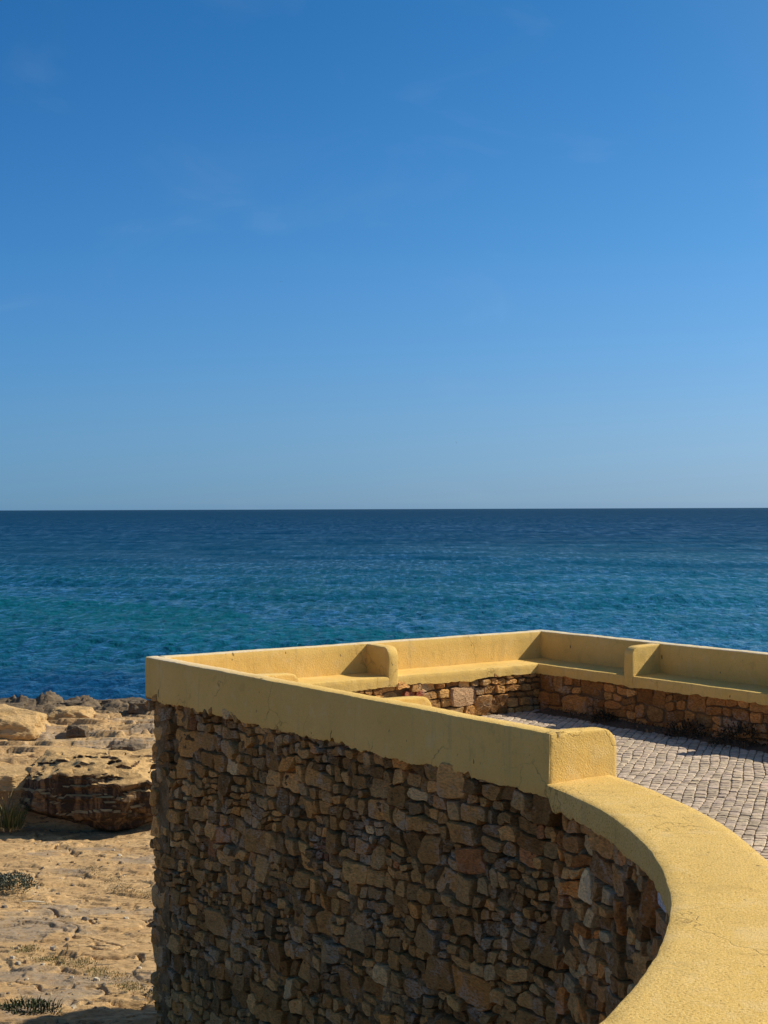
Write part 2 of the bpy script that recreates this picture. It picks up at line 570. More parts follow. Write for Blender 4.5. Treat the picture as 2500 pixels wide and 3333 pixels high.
    out = [q for q in n if q.type == 'OUTPUT_MATERIAL'][0]
    l.new(ms.outputs[0], out.inputs[0])
    return m


PLASTER = mat_plaster('yellow_plaster', 1.08, .45)
PLASTER_WORN = mat_plaster('weathered_plaster', 1.02, 1.75)
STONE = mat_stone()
MORTAR = mat_mortar('lime_mortar', (.15, .088, .032), (.34, .235, .115))
MORTAR_IN = mat_mortar('earthy_mortar', (.16, .09, .04), (.26, .17, .09))
COBBLE = mat_cobble()
BEDDING = mat_mortar('joint_sand', (.16, .125, .085), (.30, .24, .17))
SHELF = mat_shelf()
ROCK_LIT = mat_rock('golden_sandstone', (.49, .305, .12), (.58, .39, .185), False)
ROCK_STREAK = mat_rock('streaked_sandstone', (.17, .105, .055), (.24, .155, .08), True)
ROCK_DARK = mat_rock('dark_crusted_rock', (.12, .09, .06), (.21, .155, .095), False)
FOLIAGE = mat_tint('leaves')
DIRT = mat_mortar('dry_dirt', (.13, .085, .05), (.22, .15, .09))
WOOD = mat_flat('bleached_wood', (.55, .48, .36), .7, .15, 40)
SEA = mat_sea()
BIRD = mat_tint('plumage')

# ------------------------------------------------------------------ plan of the terrace
U = np.array([.575, -.818, 0]); U /= np.linalg.norm(U)
Vv = np.array([-U[1], U[0], 0])
Zv = np.array([0, 0, 1.0])
Lp = np.array([-2.44, 14.50, 0])
LA, LB, LC = 6.15, 5.37, 9.0
Fp = Lp + Vv * LB
Pp = Lp + U * LA
TOP, SEAT = .88, .55
GROUND = -3.60
SEA_Z = -4.85


def frame(P0, d):
    d = np.asarray(d, float)
    o = np.cross(d, Zv)
    m = np.multiply.outer
    return lambda s, dd, z: P0 + m(s, d) + m(dd, o) + m(z, Zv)


A_OUT = frame(Lp, U)                # d = outwards from the beach face
A_IN = frame(Pp, -U)                # d = 0 beach face, .15 parapet inner face, .57 bench front
B_IN = frame(Lp, Vv)
C_IN = frame(Fp, U)
DC = np.array([-3.70, 7.60, 0]); DR = 5.12
A0 = math.atan2(Pp[1] - DC[1], Pp[0] - DC[0])


def D_OUT(s, d, z):
    a = A0 - np.asarray(s) / DR
    r = DR - np.asarray(d)
    return DC + np.stack([r * np.cos(a), r * np.sin(a), np.asarray(z) + 0 * a + 0 * r], -1)


# ------------------------------------------------------------------ swept plaster
def sweep(name, mat, parent, fmap, s0, s1, step, prof, caps=(True, True), amp=(.004, .0022), drip=0.0):
    n = max(2, int((s1 - s0) / step))
    V, Fs = [], []
    k = None
    for i in range(n + 1):
        s = s0 + (s1 - s0) * i / n
        pr = prof(s)
        k = len(pr)
        for d, z in pr:
            V.append(fmap(s, d, z))
    for i in range(n):
        for j in range(k):
            a, b = i * k + j, i * k + (j + 1) % k
            Fs.append((a, b, b + k, a + k))
    if caps[0]: Fs.append(tuple(range(k))[::-1])
    if caps[1]: Fs.append(tuple(n * k + j for j in range(k)))
    V = np.array(V)
    V = V + vnoise(V, 2.2, amp[0]) + vnoise(V, 13, amp[1], 9.)
    return mk(name, V, Fs, mat, parent, smooth_angle=38)


def lerp_pts(pts, maxd):
    out = []
    for a, b in zip(pts[:-1], pts[1:]):
        out.append(a)
        m = int(math.hypot(b[0] - a[0], b[1] - a[1]) / maxd)
        for q in range(1, m + 1):
            t = q / (m + 1)
            out.append((a[0] + (b[0] - a[0]) * t, a[1] + (b[1] - a[1]) * t))
    out.append(pts[-1])
    return out


def ragged(s, seed, a=.03, b=.022):
    v = a * n1(s, seed, 1.7) + b * n1(s, seed + 1, 5.0)
    j = n1(s, seed + 2, 13.0)
    k = n1(s, seed + 6, 2.3)
    v += .07 * max(0, j - .1) * max(0, k + .4) + .010 * n1(s, seed + 3, 37.0) - .05 * max(0, n1(s, seed + 4, 6.0) - .3)
    return v


def armrest(parent, fmap, sa, sb, d0=.10, d1=.576, zb=.45, top=TOP - .004, r=.105):
    pts = [(d0, zb), (d0, top)]
    for q in range(7):
        a = math.pi / 2 * (1 - q / 6)
        pts.append((d1 - r + r * math.cos(a), top - .012 - r + r * math.sin(a)))
    pts += [(d1, .62), (d1, .54), (d1, zb)]
    pts = lerp_pts(pts + [pts[0]], .06)[:-1]
    pts = np.array(pts)
    c = pts.mean(0)
    k = len(pts)
    # rings: (s, inset)
    e = .014
    seq = [(sa, None, f) for f in (.25, .5, .72, .88)] + [(sa, e, 0), (sa + .004, e * .3, 0), (sa + e, 0, 0)]
    m = max(2, int((sb - sa) / .05))
    seq += [(sa + (sb - sa) * q / m, 0, 0) for q in range(1, m)]
    seq += [(sb - e, 0, 0), (sb - .004, e * .3, 0), (sb, e, 0)] + [(sb, None, f) for f in (.88, .72, .5, .25)]
    V, Fs = [], []
    for s, ins, f in seq:
        for q in pts:
            dv = q - c
            if ins is None:
                w = c + dv * f
            else:
                ln = np.linalg.norm(dv)
                w = c + dv * (1 - ins / ln)
            V.append(fmap(s, w[0], w[1]))
    n = len(seq)
    for i in range(n - 1):
        for j in range(k):
            a, b = i * k + j, i * k + (j + 1) % k
            Fs.append((a, b, b + k, a + k))
    V += [fmap(sa, c[0], c[1]), fmap(sb, c[0], c[1])]
    ia, ib = len(V) - 2, len(V) - 1
    for j in range(k):
        Fs.append(((j + 1) % k, j, ia))
        Fs.append(((n - 1) * k + j, (n - 1) * k + (j + 1) % k, ib))
    V = np.array(V)
    V = V + vnoise(V, 2.2, .004) + vnoise(V, 11, .004, 9.)
    return mk('armrest', V, Fs, PLASTER, parent, smooth_angle=40)


def parapet_prof(seed, rag):
    def f(s):
        zb = (.455 + ragged(s, seed)) if rag else .44
        pts = [(.085, zb + .012), (.004, zb + .004), (0, zb + .012), (0, .865), (.004, .876), (.016, .88), (.134, .88), (.146, .876), (.15, .865), (.15, .50)]
        out = [pts[0], pts[1]]
        for q in range(7):
            out.append((0, zb + .012 + (.865 - zb - .012) * q / 6))
        out += pts[4:7]
        out.insert(-1, (.075, .882))
        out += pts[7:9]
        for q in range(1, 6):
            out.append((.15, .865 - .365 * q / 5))
        return out
    return f


def bench_prof(seed, drop=.12):
    def f(s):
        zb = SEAT - drop + .55 * ragged(s, seed)
        ed = .006 * n1(s, seed + 5, 5.0)
        out = [(.10, SEAT + .004)] + [(.10 + .45 * q / 6, SEAT + .004 - .010 * q / 6) for q in range(1, 7)]
        out += [(.563 + ed, SEAT - .011), (.57 + ed, SEAT - .026)]
        for q in range(1, 4):
            out.append((.57 + ed * .5, SEAT - .026 + (zb - SEAT + .026) * q / 3))
        out += [(.50, zb + .006), (.10, .42)]
        return out
    return f


# ------------------------------------------------------------------ rubble stones, roughly coursed
def courses(w0, w1, z0, z1, inside, seed, scale=1.0, gap=(.003, .010)):
    """roughly coursed rubble -> (centres, polygons) in wall coordinates"""
    r_ = random.Random(seed)
    rects = []

    def split(x0, x1, y0, y1):
        w, h = x1 - x0, y1 - y0
        if w > h * r_.uniform(1.5, 2.9) and w > .16 * scale:
            m = x0 + w * r_.uniform(.33, .67)
            split(x0, m, y0, y1); split(m, x1, y0, y1)
        elif h > w * r_.uniform(1.1, 2.0) and h > .17 * scale:
            m = y0 + h * r_.uniform(.35, .65)
            split(x0, x1, y0, m); split(x0, x1, m, y1)
        else:
            rects.append((x0, x1, y0, y1))
    y = z0
    while y < z1:
        hb = r_.uniform(.17, .34) * scale
        y1 = min(y + hb, z1 + .02)
        x = w0 - r_.uniform(0, .15)
        while x < w1:
            md = r_.random()
            if md < .30: n, w = 1, r_.uniform(.7, 1.6) * hb
            elif md < .74: n, w = 2, r_.uniform(.8, 2.0) * hb
            else: n, w = 3, r_.uniform(.9, 2.2) * hb
            x1 = min(x + w, w1 + .03)
            cuts = sorted([0, 1] + [(i + r_.uniform(-.22, .22)) / n for i in range(1, n)])
            for i in range(n):
                split(x, x1, y + (y1 - y) * cuts[i], y + (y1 - y) * cuts[i + 1])
            x = x1
        y = y1
    pts, polys = [], []
    for x0, x1, y0, y1 in rects:
        cx, cy = (x0 + x1) / 2, (y0 + y1) / 2
        if not inside(cx, cy) or x1 - x0 < .025 or y1 - y0 < .02: continue
        g = [r_.uniform(*gap) for _ in range(4)]
        x0 = max(x0, w0) + g[0]; x1 = min(x1, w1) - g[1]; y0 += g[2]; y1 -= g[3]
        w, h = x1 - x0, y1 - y0
        if w < .02 or h < .018: continue
        k = [r_.uniform(.25, .55) if r_.random() < .22 else r_.uniform(.02, .16) for _ in range(8)]
        q = min(w, h)
        p = [(x0 + k[0] * q, y0), (x1 - k[1] * q, y0), (x1, y0 + k[2] * q * .8), (x1, y1 - k[3] * q * .8),
             (x1 - k[4] * q, y1), (x0 + k[5] * q, y1), (x0, y1 - k[6] * q * .8), (x0, y0 + k[7] * q * .8)]
        sh = r_.uniform(-.16, .16)
        p = [(a + sh * (b - cy), b + r_.uniform(-.05, .05) * (a - cx)) for a, b in p]
        pts.append((cx, cy, q)); polys.append(p)
    return pts, polys


def poly_area(p):
    return .5 * abs(sum(p[i][0] * p[(i + 1) % len(p)][1] - p[(i + 1) % len(p)][0] * p[i][1] for i in range(len(p))))


def stone_geo(poly, fmap, face, seed, rough=.006, back=.10, chip=1.0, spacing=.03, warp=(.06, .018), relief=1.0):
    r_ = random.Random(seed)
    # knock the corners off, then resample
    c1 = []
    m = len(poly)
    for i in range(m):
        a, b = poly[i], poly[(i + 1) % m]
        t = r_.uniform(.08, .2)
        c1 += [(a[0] + (b[0] - a[0]) * t, a[1] + (b[1] - a[1]) * t), (b[0] + (a[0] - b[0]) * t, b[1] + (a[1] - b[1]) * t)]
    P = np.array(c1)
    if (np.roll(P, -1, 0)[:, 1] * P[:, 0] - P[:, 1] * np.roll(P, -1, 0)[:, 0]).sum() < 0: P = P[::-1]
    seg = np.linalg.norm(np.roll(P, -1, 0) - P, axis=1)
    per = seg.sum()
    k = int(min(22, max(9, per / spacing)))
    cum = np.concatenate([[0], np.cumsum(seg)])
    Q = []
    for q in range(k):
        t = per * q / k
        i = min(len(seg) - 1, int(np.searchsorted(cum, t, 'right')) - 1)
        f = (t - cum[i]) / max(seg[i], 1e-6)
        Q.append(P[i] + (P[(i + 1) % len(P)] - P[i]) * f)
    Q = np.array(Q)
    c = Q.mean(0)
    size = math.sqrt(poly_area(Q))
    Q = c + (Q - c) * (1 + np.array([r_.uniform(-.07, .035) for _ in range(k)])[:, None] * chip)
    planes = []
    for _ in range(r_.choice((1, 2, 2, 3))):
        planes.append((r_.uniform(-.03, .06) * size, r_.uniform(-.30, .30) * relief, r_.uniform(-.36, .24) * relief))
    planes.append((.10 * size, r_.uniform(-.12, .12), r_.uniform(-.15, .1)))
    rings = [(1.0, 0), (1.0, 1), (.93, 2), (.62, 2), (.3, 2)]
    W, D = [], []
    for f, md in rings:
        for q in Q:
            w = c + (q - c) * f
            dx, dz = w - c
            pl = min(p0 + px * dx + pz * dz for p0, px, pz in planes)
            pl = max(pl, -.30 * size)
            if md == 0: d = face - back
            elif md == 1: d = face + pl - .05 * size - .007 + r_.uniform(-1, 1) * rough
            else: d = face + pl + r_.uniform(-1, 1) * rough * (1 + size * 2)
            W.append(w); D.append(d)
    W.append(c); D.append(face + min(p[0] for p in planes))
    W = np.array(W); D = np.array(D)
    if warp:
        w3 = np.stack([W[:, 0], W[:, 0] * 0 + face * 0, W[:, 1]], 1)
        W = W + np.stack([pn(w3 * 3.3 + 11) * warp[0] + pn(w3 * 9 + 3) * warp[1], pn(w3 * 3.3 + 57) * warp[0] + pn(w3 * 9 + 29) * warp[1]], 1)
    V = fmap(W[:, 0], D, W[:, 1])
    Fs = []
    for i in range(len(rings) - 1):
        for j in range(k):
            a, b = i * k + j, i * k + (j + 1) % k
            Fs.append((a, b, b + k, a + k))
    o = (len(rings) - 1) * k
    for j in range(k):
        Fs.append((o + j, o + (j + 1) % k, len(V) - 1))
    return np.array(V), Fs


STONE_TINTS = [((.205, .135, .066), 9), ((.235, .16, .082), 8), ((.175, .118, .06), 7), ((.205, .15, .088), 6), ((.255, .18, .10), 4),
               ((.215, .17, .115), 3), ((.18, .145, .10), 3), ((.21, .115, .065), .5), ((.29, .24, .17), 1.2), ((.25, .145, .06), 3)]


def pick_tint(r_, table):
    t = sum(w for _, w in table)
    x = r_.uniform(0, t)
    for c, w in table:
        x -= w
        if x <= 0: break
    v = r_.uniform(.55, 1.5) * 1.36
    return np.array(c) * v * np.array([1.32, 1.04, .60])


def rubble(parent, fmap, pts, polys, face_fn, seed, limit=300, tints=STONE_TINTS, special=None, back=.10, chip=1.0, rough=.005, spacing=.03, scale_c=1.0, warp=(.05, .022), relief=1.0):
    r_ = random.Random(seed)
    items = []
    for i, (pt, po) in enumerate(zip(pts, polys)):
        if po is None or poly_area(po) < .0007: continue
        c = np.mean(po, axis=0)
        face = face_fn(c[0], c[1], r_)
        tint = pick_tint(r_, tints) * scale_c
        if special:
            sp = special(c[0], c[1], i)
            if sp is not None: tint = np.array(sp)
        bk = back
        g = stone_geo(po, fmap, face, seed * 1000 + i, rough, bk, chip, spacing, warp, relief)
        pr = proj(np.array([fmap(a, face, b) for a, b in po]))
        inside = (-20 < pr[:, 0].mean() < 788) and (-20 < pr[:, 1].mean() < 1044)
        sz = poly_area([tuple(q) for q in pr])
        items.append((0 if inside else 1, -sz, g, tint))
    items.sort(key=lambda t: (t[0], t[1]))
    for k, (ins, sz, (V, Fs), tint) in enumerate(items[:limit]):
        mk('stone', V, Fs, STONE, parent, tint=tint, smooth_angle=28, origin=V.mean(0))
    rest = items[limit:]
    if rest:
        AV, AF, AT = [], [], []
        o = 0
        for _, _, (V, Fs), tint in rest:
            AV.append(V); AT.append(np.tile(tint, (len(V), 1)))
            AF += [tuple(q + o for q in f) for f in Fs]
            o += len(V)
        ob = mk('small_stones', np.concatenate(AV), AF, STONE, parent, tint=np.concatenate(AT), smooth_angle=28)
        ob['kind'] = 'stuff'
    return len(items)


def mortar_face(parent, fmap, s0, s1, z0, z1, dfun, step, mat, name='mortar', skirt=.35):
    ns, nz = int((s1 - s0) / step) + 1, int((z1 - z0) / step) + 1
    S = np.linspace(s0, s1, ns); Zs = np.linspace(z0, z1, nz)
    SS, ZZ = np.meshgrid(S, Zs, indexing='ij')
    D = dfun(SS.ravel(), ZZ.ravel())
    V = list(fmap(SS.ravel(), D, ZZ.ravel()))
    Fs = []
    for i in range(ns - 1):
        for j in range(nz - 1):
            a = i * nz + j
            Fs.append((a, a + nz, a + nz + 1, a + 1))
    # a closed body behind the face
    o = len(V)
    V += [fmap(s, -skirt, z) for s in S for z in (z0, z1)]
    for i in range(ns - 1):
        a = o + 2 * i
        Fs.append((a, a + 1, a + 3, a + 2))
        Fs.append((i * nz + nz - 1, (i + 1) * nz + nz - 1, a + 3, a + 1))
        Fs.append((i * nz, a, a + 2, (i + 1) * nz))
    Fs.append(tuple(range(nz)) + (o + 1, o))
    Fs.append(tuple((ns - 1) * nz + j for j in range(nz))[::-1] + (o + 2 * ns - 2, o + 2 * ns - 1))
    return mk(name, V, Fs, mat, parent, smooth_angle=60)


def grid_mesh(name, V, F, mat):
    me = bpy.data.meshes.new(name)
    me.vertices.add(len(V)); me.vertices.foreach_set('co', np.asarray(V, np.float32).ravel())
    me.loops.add(len(F) * 4); me.loops.foreach_set('vertex_index', F.ravel().astype(np.int32))
    me.polygons.add(len(F)); me.polygons.foreach_set('loop_start', np.arange(0, len(F) * 4, 4, dtype=np.int32))
    me.update(calc_edges=True)
    me.polygons.foreach_set('use_smooth', [True] * len(F))
    me.materials.append(mat)
    return me


# ================================================================== STRUCTURE
# ------------------------------------------------------------------ sea
def build_sea():
    ys = [38.0]
    while ys[-1] < 2500: ys.append(ys[-1] * (1.0030 + .0045 * min(1, max(0, (ys[-1] - 150) / 600))))
    while ys[-1] < 90000: ys.append(ys[-1] * 1.3)
    ys = np.array(ys)
    core = np.linspace(-.30, .30, 400)
    side = np.array([.33, .38, .5, .8, 1.6])
    tt = np.concatenate([-side[::-1], core, side])
    Y, T = np.meshgrid(ys, tt, indexing='ij')
    X = T * Y
    h = np.zeros_like(Y)
    r_ = np.random.RandomState(3)
    dy = (.0030 + .0045 * np.clip((Y - 150) / 600, 0, 1)) * Y
    for _ in range(64):
        lam = .38 * (2.3 / .38) ** r_.rand() if _ < 52 else 6 * (40 / 6) ** r_.rand()
        th = r_.normal(1.5, .75)
        k = 2 * math.pi / lam
        amp = (.0068 if lam < 5 else .0022) * lam * (.6 + .8 * r_.rand())
        fade = np.clip((lam / dy - 2.2) / 2.0, 0, 1)
        h += amp * fade * np.sin(k * (math.cos(th) * X + math.sin(th) * Y) + r_.rand() * 6.283)
    g = pn(np.stack([X.ravel() * .03, Y.ravel() * .05, 0 * X.ravel()], 1)).reshape(X.shape)
    h *= 1 + .5 * g
    V = np.stack([X.ravel(), Y.ravel(), (SEA_Z + h).ravel()], 1)
    ny, nx = Y.shape
    idx = np.arange(nx * ny).reshape(ny, nx)
    F = np.stack([idx[:-1, :-1], idx[:-1, 1:], idx[1:, 1:], idx[1:, :-1]], -1).reshape(-1, 4)
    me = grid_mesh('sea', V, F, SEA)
    o = bpy.data.objects.new('sea', me)
    COL.objects.link(o)
    tag(o, 'blue green rippled sea reaching to the horizon', kind='structure')


build_sea()


# ------------------------------------------------------------------ rock shelf
def edge_y(x):
    return 36.85 + .13 * (x + 6.2)


def shelf_h(X, Y):
    P = np.stack([X, Y, np.zeros_like(X)], 1)
    low = GROUND + .30 * smooth(24, 17.5, Y) + .05 * fbm(P * [.3, .43, 1], 3)
    up = -2.50 + .11 * fbm(P * [.3, .35, 1] + 5, 3)
    step_y = 27.05 + .55 * fbm(P * [.7, .7, 1] + 9, 3)
    w = smooth(-.12, .12, Y - step_y)
    # layered ledges: terraced noise
    def terr(h, st, sharp):
        t = h / st
        f = np.floor(t); fr = t - f
        return (f + smooth(sharp, 1, fr) * .88 + fr * .12) * st
    wv = .9 * np.stack([fbm(P * .8 + 2, 3), fbm(P * .8 + 8, 3), 0 * X], 1)
    Pw = P + wv
    Pw = P + .35 * np.stack([fbm(P * .9 + 2, 3), fbm(P * .9 + 8, 3), 0 * X], 1)
    du = terr(.40 * fbm(Pw * [.22, .40, 1] + 21, 4, 2.1, .55) + .11 * Y, .115, .955) - .11 * Y
    du = du + terr(.16 * fbm(Pw * [.5, 1.1, 1] + 31, 4, 2.1, .55) + .07 * Y, .045, .955) - .07 * Y
    du = du + .010 * fbm(P * [2.5, 5, 1] + 7, 3)
    n41 = fbm(Pw * [.28, .5, 1] + 41, 4, 2.1, .5)
    n45 = fbm(Pw * [.8, 1.7, 1] + 45, 4)
    dl = terr(.16 * n41 + .022 * Y, .040, .97) - .022 * Y
    dl = dl + terr(.055 * n45 + .022 * Y, .018, .96) - .022 * Y
    dl = dl + terr(.035 * fbm(Pw * [1.7, 4.2, 1] + 49, 3) + .02 * n41, .009, .93)
    hole = np.clip(fbm(Pw * [.8, 1.9, 1] + 85, 3) - .46, 0, .2)
    dl = dl - .45 * hole
    pits = -.9 * np.clip(fbm(Pw * [.7, 1.5, 1] + 51, 3) - .40, 0, .2)
    crk = -.11 * np.clip(1 - np.abs(fbm(Pw * [.30, .5, 1] + 61, 4)) / .012, 0, 1)
    crk = crk - .07 * np.clip(1 - np.abs(fbm(Pw * [.4, 1.0, 1] + 66, 3)) / .012, 0, 1) * smooth(-.1, .2, n41)
    z = (low + dl) * (1 - w) + (up + du + pits) * w + crk
    # seaward edge, rough and dark, dropping to the water
    e = Y - (edge_y(X) + .45 * fbm(P * [.9, .9, 1] + 81, 4))
    rough = smooth(-3.5, -.3, e)
    z = z + rough * (terr(.5 * np.abs(fbm(Pw * [1.0, 1.5, 1] + 91, 4)), .06, .85) - .07)
    z = z - smooth(0, .35, e) * 3.2
    crust = smooth(-3.6, -1.4, e + 1.3 * fbm(P * [.5, 1.2, 1] + 13, 4)) * 1.0
    return z, crust


GRID = []


def build_shelf():
    xs = np.concatenate([np.arange(-22, -11, .35), np.arange(-11, -6.6, .038), np.arange(-6.6, -2.0, .021), np.arange(-2.0, 16, .4)])
    ys = np.concatenate([np.arange(1.5, 15.6, .4), np.arange(15.6, 22, .022), np.arange(22, 38.6, .034)])
    XX, YY = np.meshgrid(xs, ys, indexing='ij')
    z, crust = shelf_h(XX.ravel(), YY.ravel())
    V = np.stack([XX.ravel(), YY.ravel(), z], 1)
    nx, ny = len(xs), len(ys)
    GRID.extend([xs, ys, z.reshape(nx, ny)])
    idx = np.arange(nx * ny).reshape(nx, ny)
    F = np.stack([idx[:-1, :-1], idx[1:, :-1], idx[1:, 1:], idx[:-1, 1:]], -1).reshape(-1, 4)
    me = bpy.data.meshes.new('rock_shelf')
    me.vertices.add(len(V)); me.vertices.foreach_set('co', V.ravel())
    me.loops.add(len(F) * 4); me.loops.foreach_set('vertex_index', F.ravel())
    me.polygons.add(len(F)); me.polygons.foreach_set('loop_start', np.arange(0, len(F) * 4, 4))
    me.update(calc_edges=True)
    a = me.attributes.new('tint', 'FLOAT_COLOR', 'POINT')
    t = np.stack([crust, crust, crust, np.ones_like(crust)], 1)
    a.data.foreach_set('color', t.astype(np.float32).ravel())
    me.polygons.foreach_set('use_smooth', [True] * len(F))
    me.materials.append(SHELF)
    me.validate()
    o = bpy.data.objects.new('rock_shelf', me)
    COL.objects.link(o)
    tag(o, 'flat layered tan sandstone shore between the wall and the sea', kind='structure')


build_shelf()


def build_land():
    xs = np.linspace(-90, 90, 91); ys = np.concatenate([np.linspace(-80, 1.6, 60)])
    XX, YY = np.meshgrid(xs, ys, indexing='ij')
    P = np.stack([XX.ravel(), YY.ravel(), 0 * XX.ravel()], 1)
    z = GROUND - .05 + .25 * fbm(P * .12, 4) * np.clip((1.6 - P[:, 1]) / 4, 0, 1)
    V = np.stack([P[:, 0], P[:, 1], z], 1)
    nx, ny = XX.shape
    idx = np.arange(nx * ny).reshape(nx, ny)
    F = np.stack([idx[:-1, :-1], idx[1:, :-1], idx[1:, 1:], idx[:-1, 1:]], -1).reshape(-1, 4)
    o = bpy.data.objects.new('land', grid_mesh('land', V, F, SHELF))
    COL.objects.link(o)
    tag(o, 'tan rocky ground continuing inland behind the wall', kind='structure')


build_land()


def ground_z(x, y):
    xs, ys, Z = GRID
    i = min(max(int(np.searchsorted(xs, x)) - 1, 0), len(xs) - 2)
    j = min(max(int(np.searchsorted(ys, y)) - 1, 0), len(ys) - 2)
    a, b = (x - xs[i]) / (xs[i + 1] - xs[i]), (y - ys[j]) / (ys[j + 1] - ys[j])
    return float((Z[i, j] * (1 - a) + Z[i + 1, j] * a) * (1 - b) + (Z[i, j + 1] * (1 - a) + Z[i + 1, j + 1] * a) * b)


# ------------------------------------------------------------------ terrace walls
# beach side wall
wallA = empty('terrace_wall', tuple(Lp + U * LA * .5 - Vv * 0 + Zv * GROUND))
tag(wallA, 'long rubble stone wall with shaded yellow parapet, facing the beach', 'wall', kind='thing')
sweep('parapet', PLASTER, wallA, A_IN, 0.0, LA, .016, parapet_prof(1.0, True))
sweep('bench_seat', PLASTER, wallA, A_IN, .10, LA - .15, .04, bench_prof(2.0), caps=(True, True))
armrest(wallA, A_IN, -.006, .13, d0=.003, d1=.618, r=.125)
armrest(wallA, A_IN, LA - 4.10, LA - 3.97)
armrest(wallA, A_IN, LA - 2.07, LA - 1.94)


def a_inside(s, z):
    zb = CAM_Z - .3623 * (14.5 - .818 * s) - .45
    return z > max(-3.4, zb)


def a_mortar(S, Z):
    P = np.stack([S, np.zeros_like(S), Z], 1)
    f2 = fbm(P * 7, 3)
    lo = fbm(P * 1.6 + 3, 3)
    return -.128 + .058 * smooth(.0, .34, f2 + .7 * lo) + .03 * fbm(P * 21, 2) - .30 * np.clip(-f2 - .16, 0, .3)


mortar_face(wallA, A_OUT, .05, LA + .02, -3.85, .47, a_mortar, .02, MORTAR, skirt=.5)
SA, polyA = courses(.0, LA + .03, -3.4, .50, a_inside, 3)


def faceA(s, z, r_):
    f = -.052 + r_.uniform(-.03, .028)
    if z > .33: f += r_.uniform(0, .05)
    return f


def mapA(s, d, z):
    # quoins at the far corner step in and out
    s = np.asarray(s, float); z = np.asarray(z, float)
    k = np.clip((.20 - s) / .20, 0, 1)
    w = pn(np.stack([z * 4.0, z * 0 + 2.2, z * 0 + .4], -1).reshape(-1, 3)).reshape(z.shape)
    return A_OUT(s + k * (.030 + .12 * w), d, z)


def specA(s, z, i):
    if abs(s - 3.2) < .10 and abs(z + .45) < .08: return (.21, .095, .04)
    return None


print('stones A', rubble(wallA, mapA, SA, polyA, faceA, 5, special=specA, back=.12))

# blocky quoins at the far corner of the beach wall
def quoins():
    import bmesh
    r_ = random.Random(404)
    z = GROUND - .1
    bm = bmesh.new(); bmesh.ops.create_icosphere(bm, subdivisions=3, radius=1)
    V0 = np.array([v.co[:] for v in bm.verts]); F0 = [tuple(v.index for v in f.verts) for f in bm.faces]
    bm.free()
    while z < .40:
        h = r_.uniform(.13, .30)
        V = V0 / ((np.abs(V0) ** 4).sum(1) ** .25)[:, None]
        w, dp = r_.uniform(.18, .34), r_.uniform(.18, .34)
        off = r_.uniform(-.10, .06)
        loc = np.array([w / 2 + .03 + off, 0, z + h / 2])
        V = V * np.array([w / 2, dp / 2, h / 2 * .97])
        nn = V / np.linalg.norm(V, axis=1)[:, None]
        V = V + nn * (fbm(V * 6 + z * 9, 3) * .045)[:, None]
        P = A_OUT(V[:, 0] + loc[0], V[:, 1] - .055 - dp / 2 + r_.uniform(-.01, .015), V[:, 2] + loc[2])
        mk('corner_stone', P, F0, STONE, wallA, tint=pick_tint(r_, STONE_TINTS), smooth_angle=35, origin=P.mean(0))
        z += h * r_.uniform(.93, 1.02)


quoins()

# ------------------------------------------------------------------ seaward wall on the left
wallB = empty('terrace_wall', tuple(Lp + Vv * LB * .5 + Zv * 0))
tag(wallB, 'sunlit yellow parapet with bench along the far left side of the terrace', 'wall', kind='thing')
sweep('parapet', PLASTER, wallB, B_IN, .15, LB - .15, .03, parapet_prof(3.0, False), caps=(False, False))
sweep('bench_seat', PLASTER, wallB, B_IN, .20, LB - .20, .018, bench_prof(4.0))
armrest(wallB, B_IN, LB - 2.735, LB - 2.605)
mortar_face(wallB, frame(Lp + U * .54, Vv), .57, LB - .50, -.06, .47,
            lambda S, Z: -.035 + .015 * fbm(np.stack([S, S * 0, Z], 1) * 9, 3), .04, MORTAR_IN, skirt=.25)
mortar_face(wallB, frame(Lp + Vv * LB, -Vv), .0, LB - .06, -3.85, .45,
            lambda S, Z: -.10 + .03 * fbm(np.stack([S, S * 0, Z], 1) * 6, 3), .08, MORTAR, skirt=.4, name='outer_face')
IN_TINTS = [((.27, .18, .10), 6), ((.32, .23, .13), 5), ((.24, .155, .08), 5), ((.28, .22, .15), 3), ((.22, .135, .07), 3)]
FB = frame(Lp + U * .545, Vv)
SBp, polyB = courses(.58, LB - .50, -.02, .46, lambda s, z: not (3.50 < s < 3.93 and .12 < z < .36) and not (2.86 < s < 3.16 and .27 < z < .38), 21, 1.3)
for (x0, x1, z0, z1) in ((3.50, 3.92, .13, .35), (2.87, 3.01, .285, .36), (3.02, 3.15, .285, .36)):
    SBp.append(((x0 + x1) / 2, (z0 + z1) / 2, .1))
    polyB.append([(x0 + .01, z0), (x1 - .015, z0 + .006), (x1, z0 + .02), (x1 - .003, z1 - .012), (x1 - .014, z1), (x0 + .02, z1 - .008), (x0 + .004, z1 - .03), (x0, z0 + .015)])


def specB(s, z, i):
    j = i - (len(SBp) - 3)
    if j == 0: return (.44, .275, .145)
    if j in (1, 2): return (.33, .095, .045)
    return None


rubble(wallB, FB, SBp, polyB, lambda s, z, r_: r_.uniform(-.02, .025), 25, tints=IN_TINTS, special=specB, back=.08, warp=(.025, .012), relief=.9)

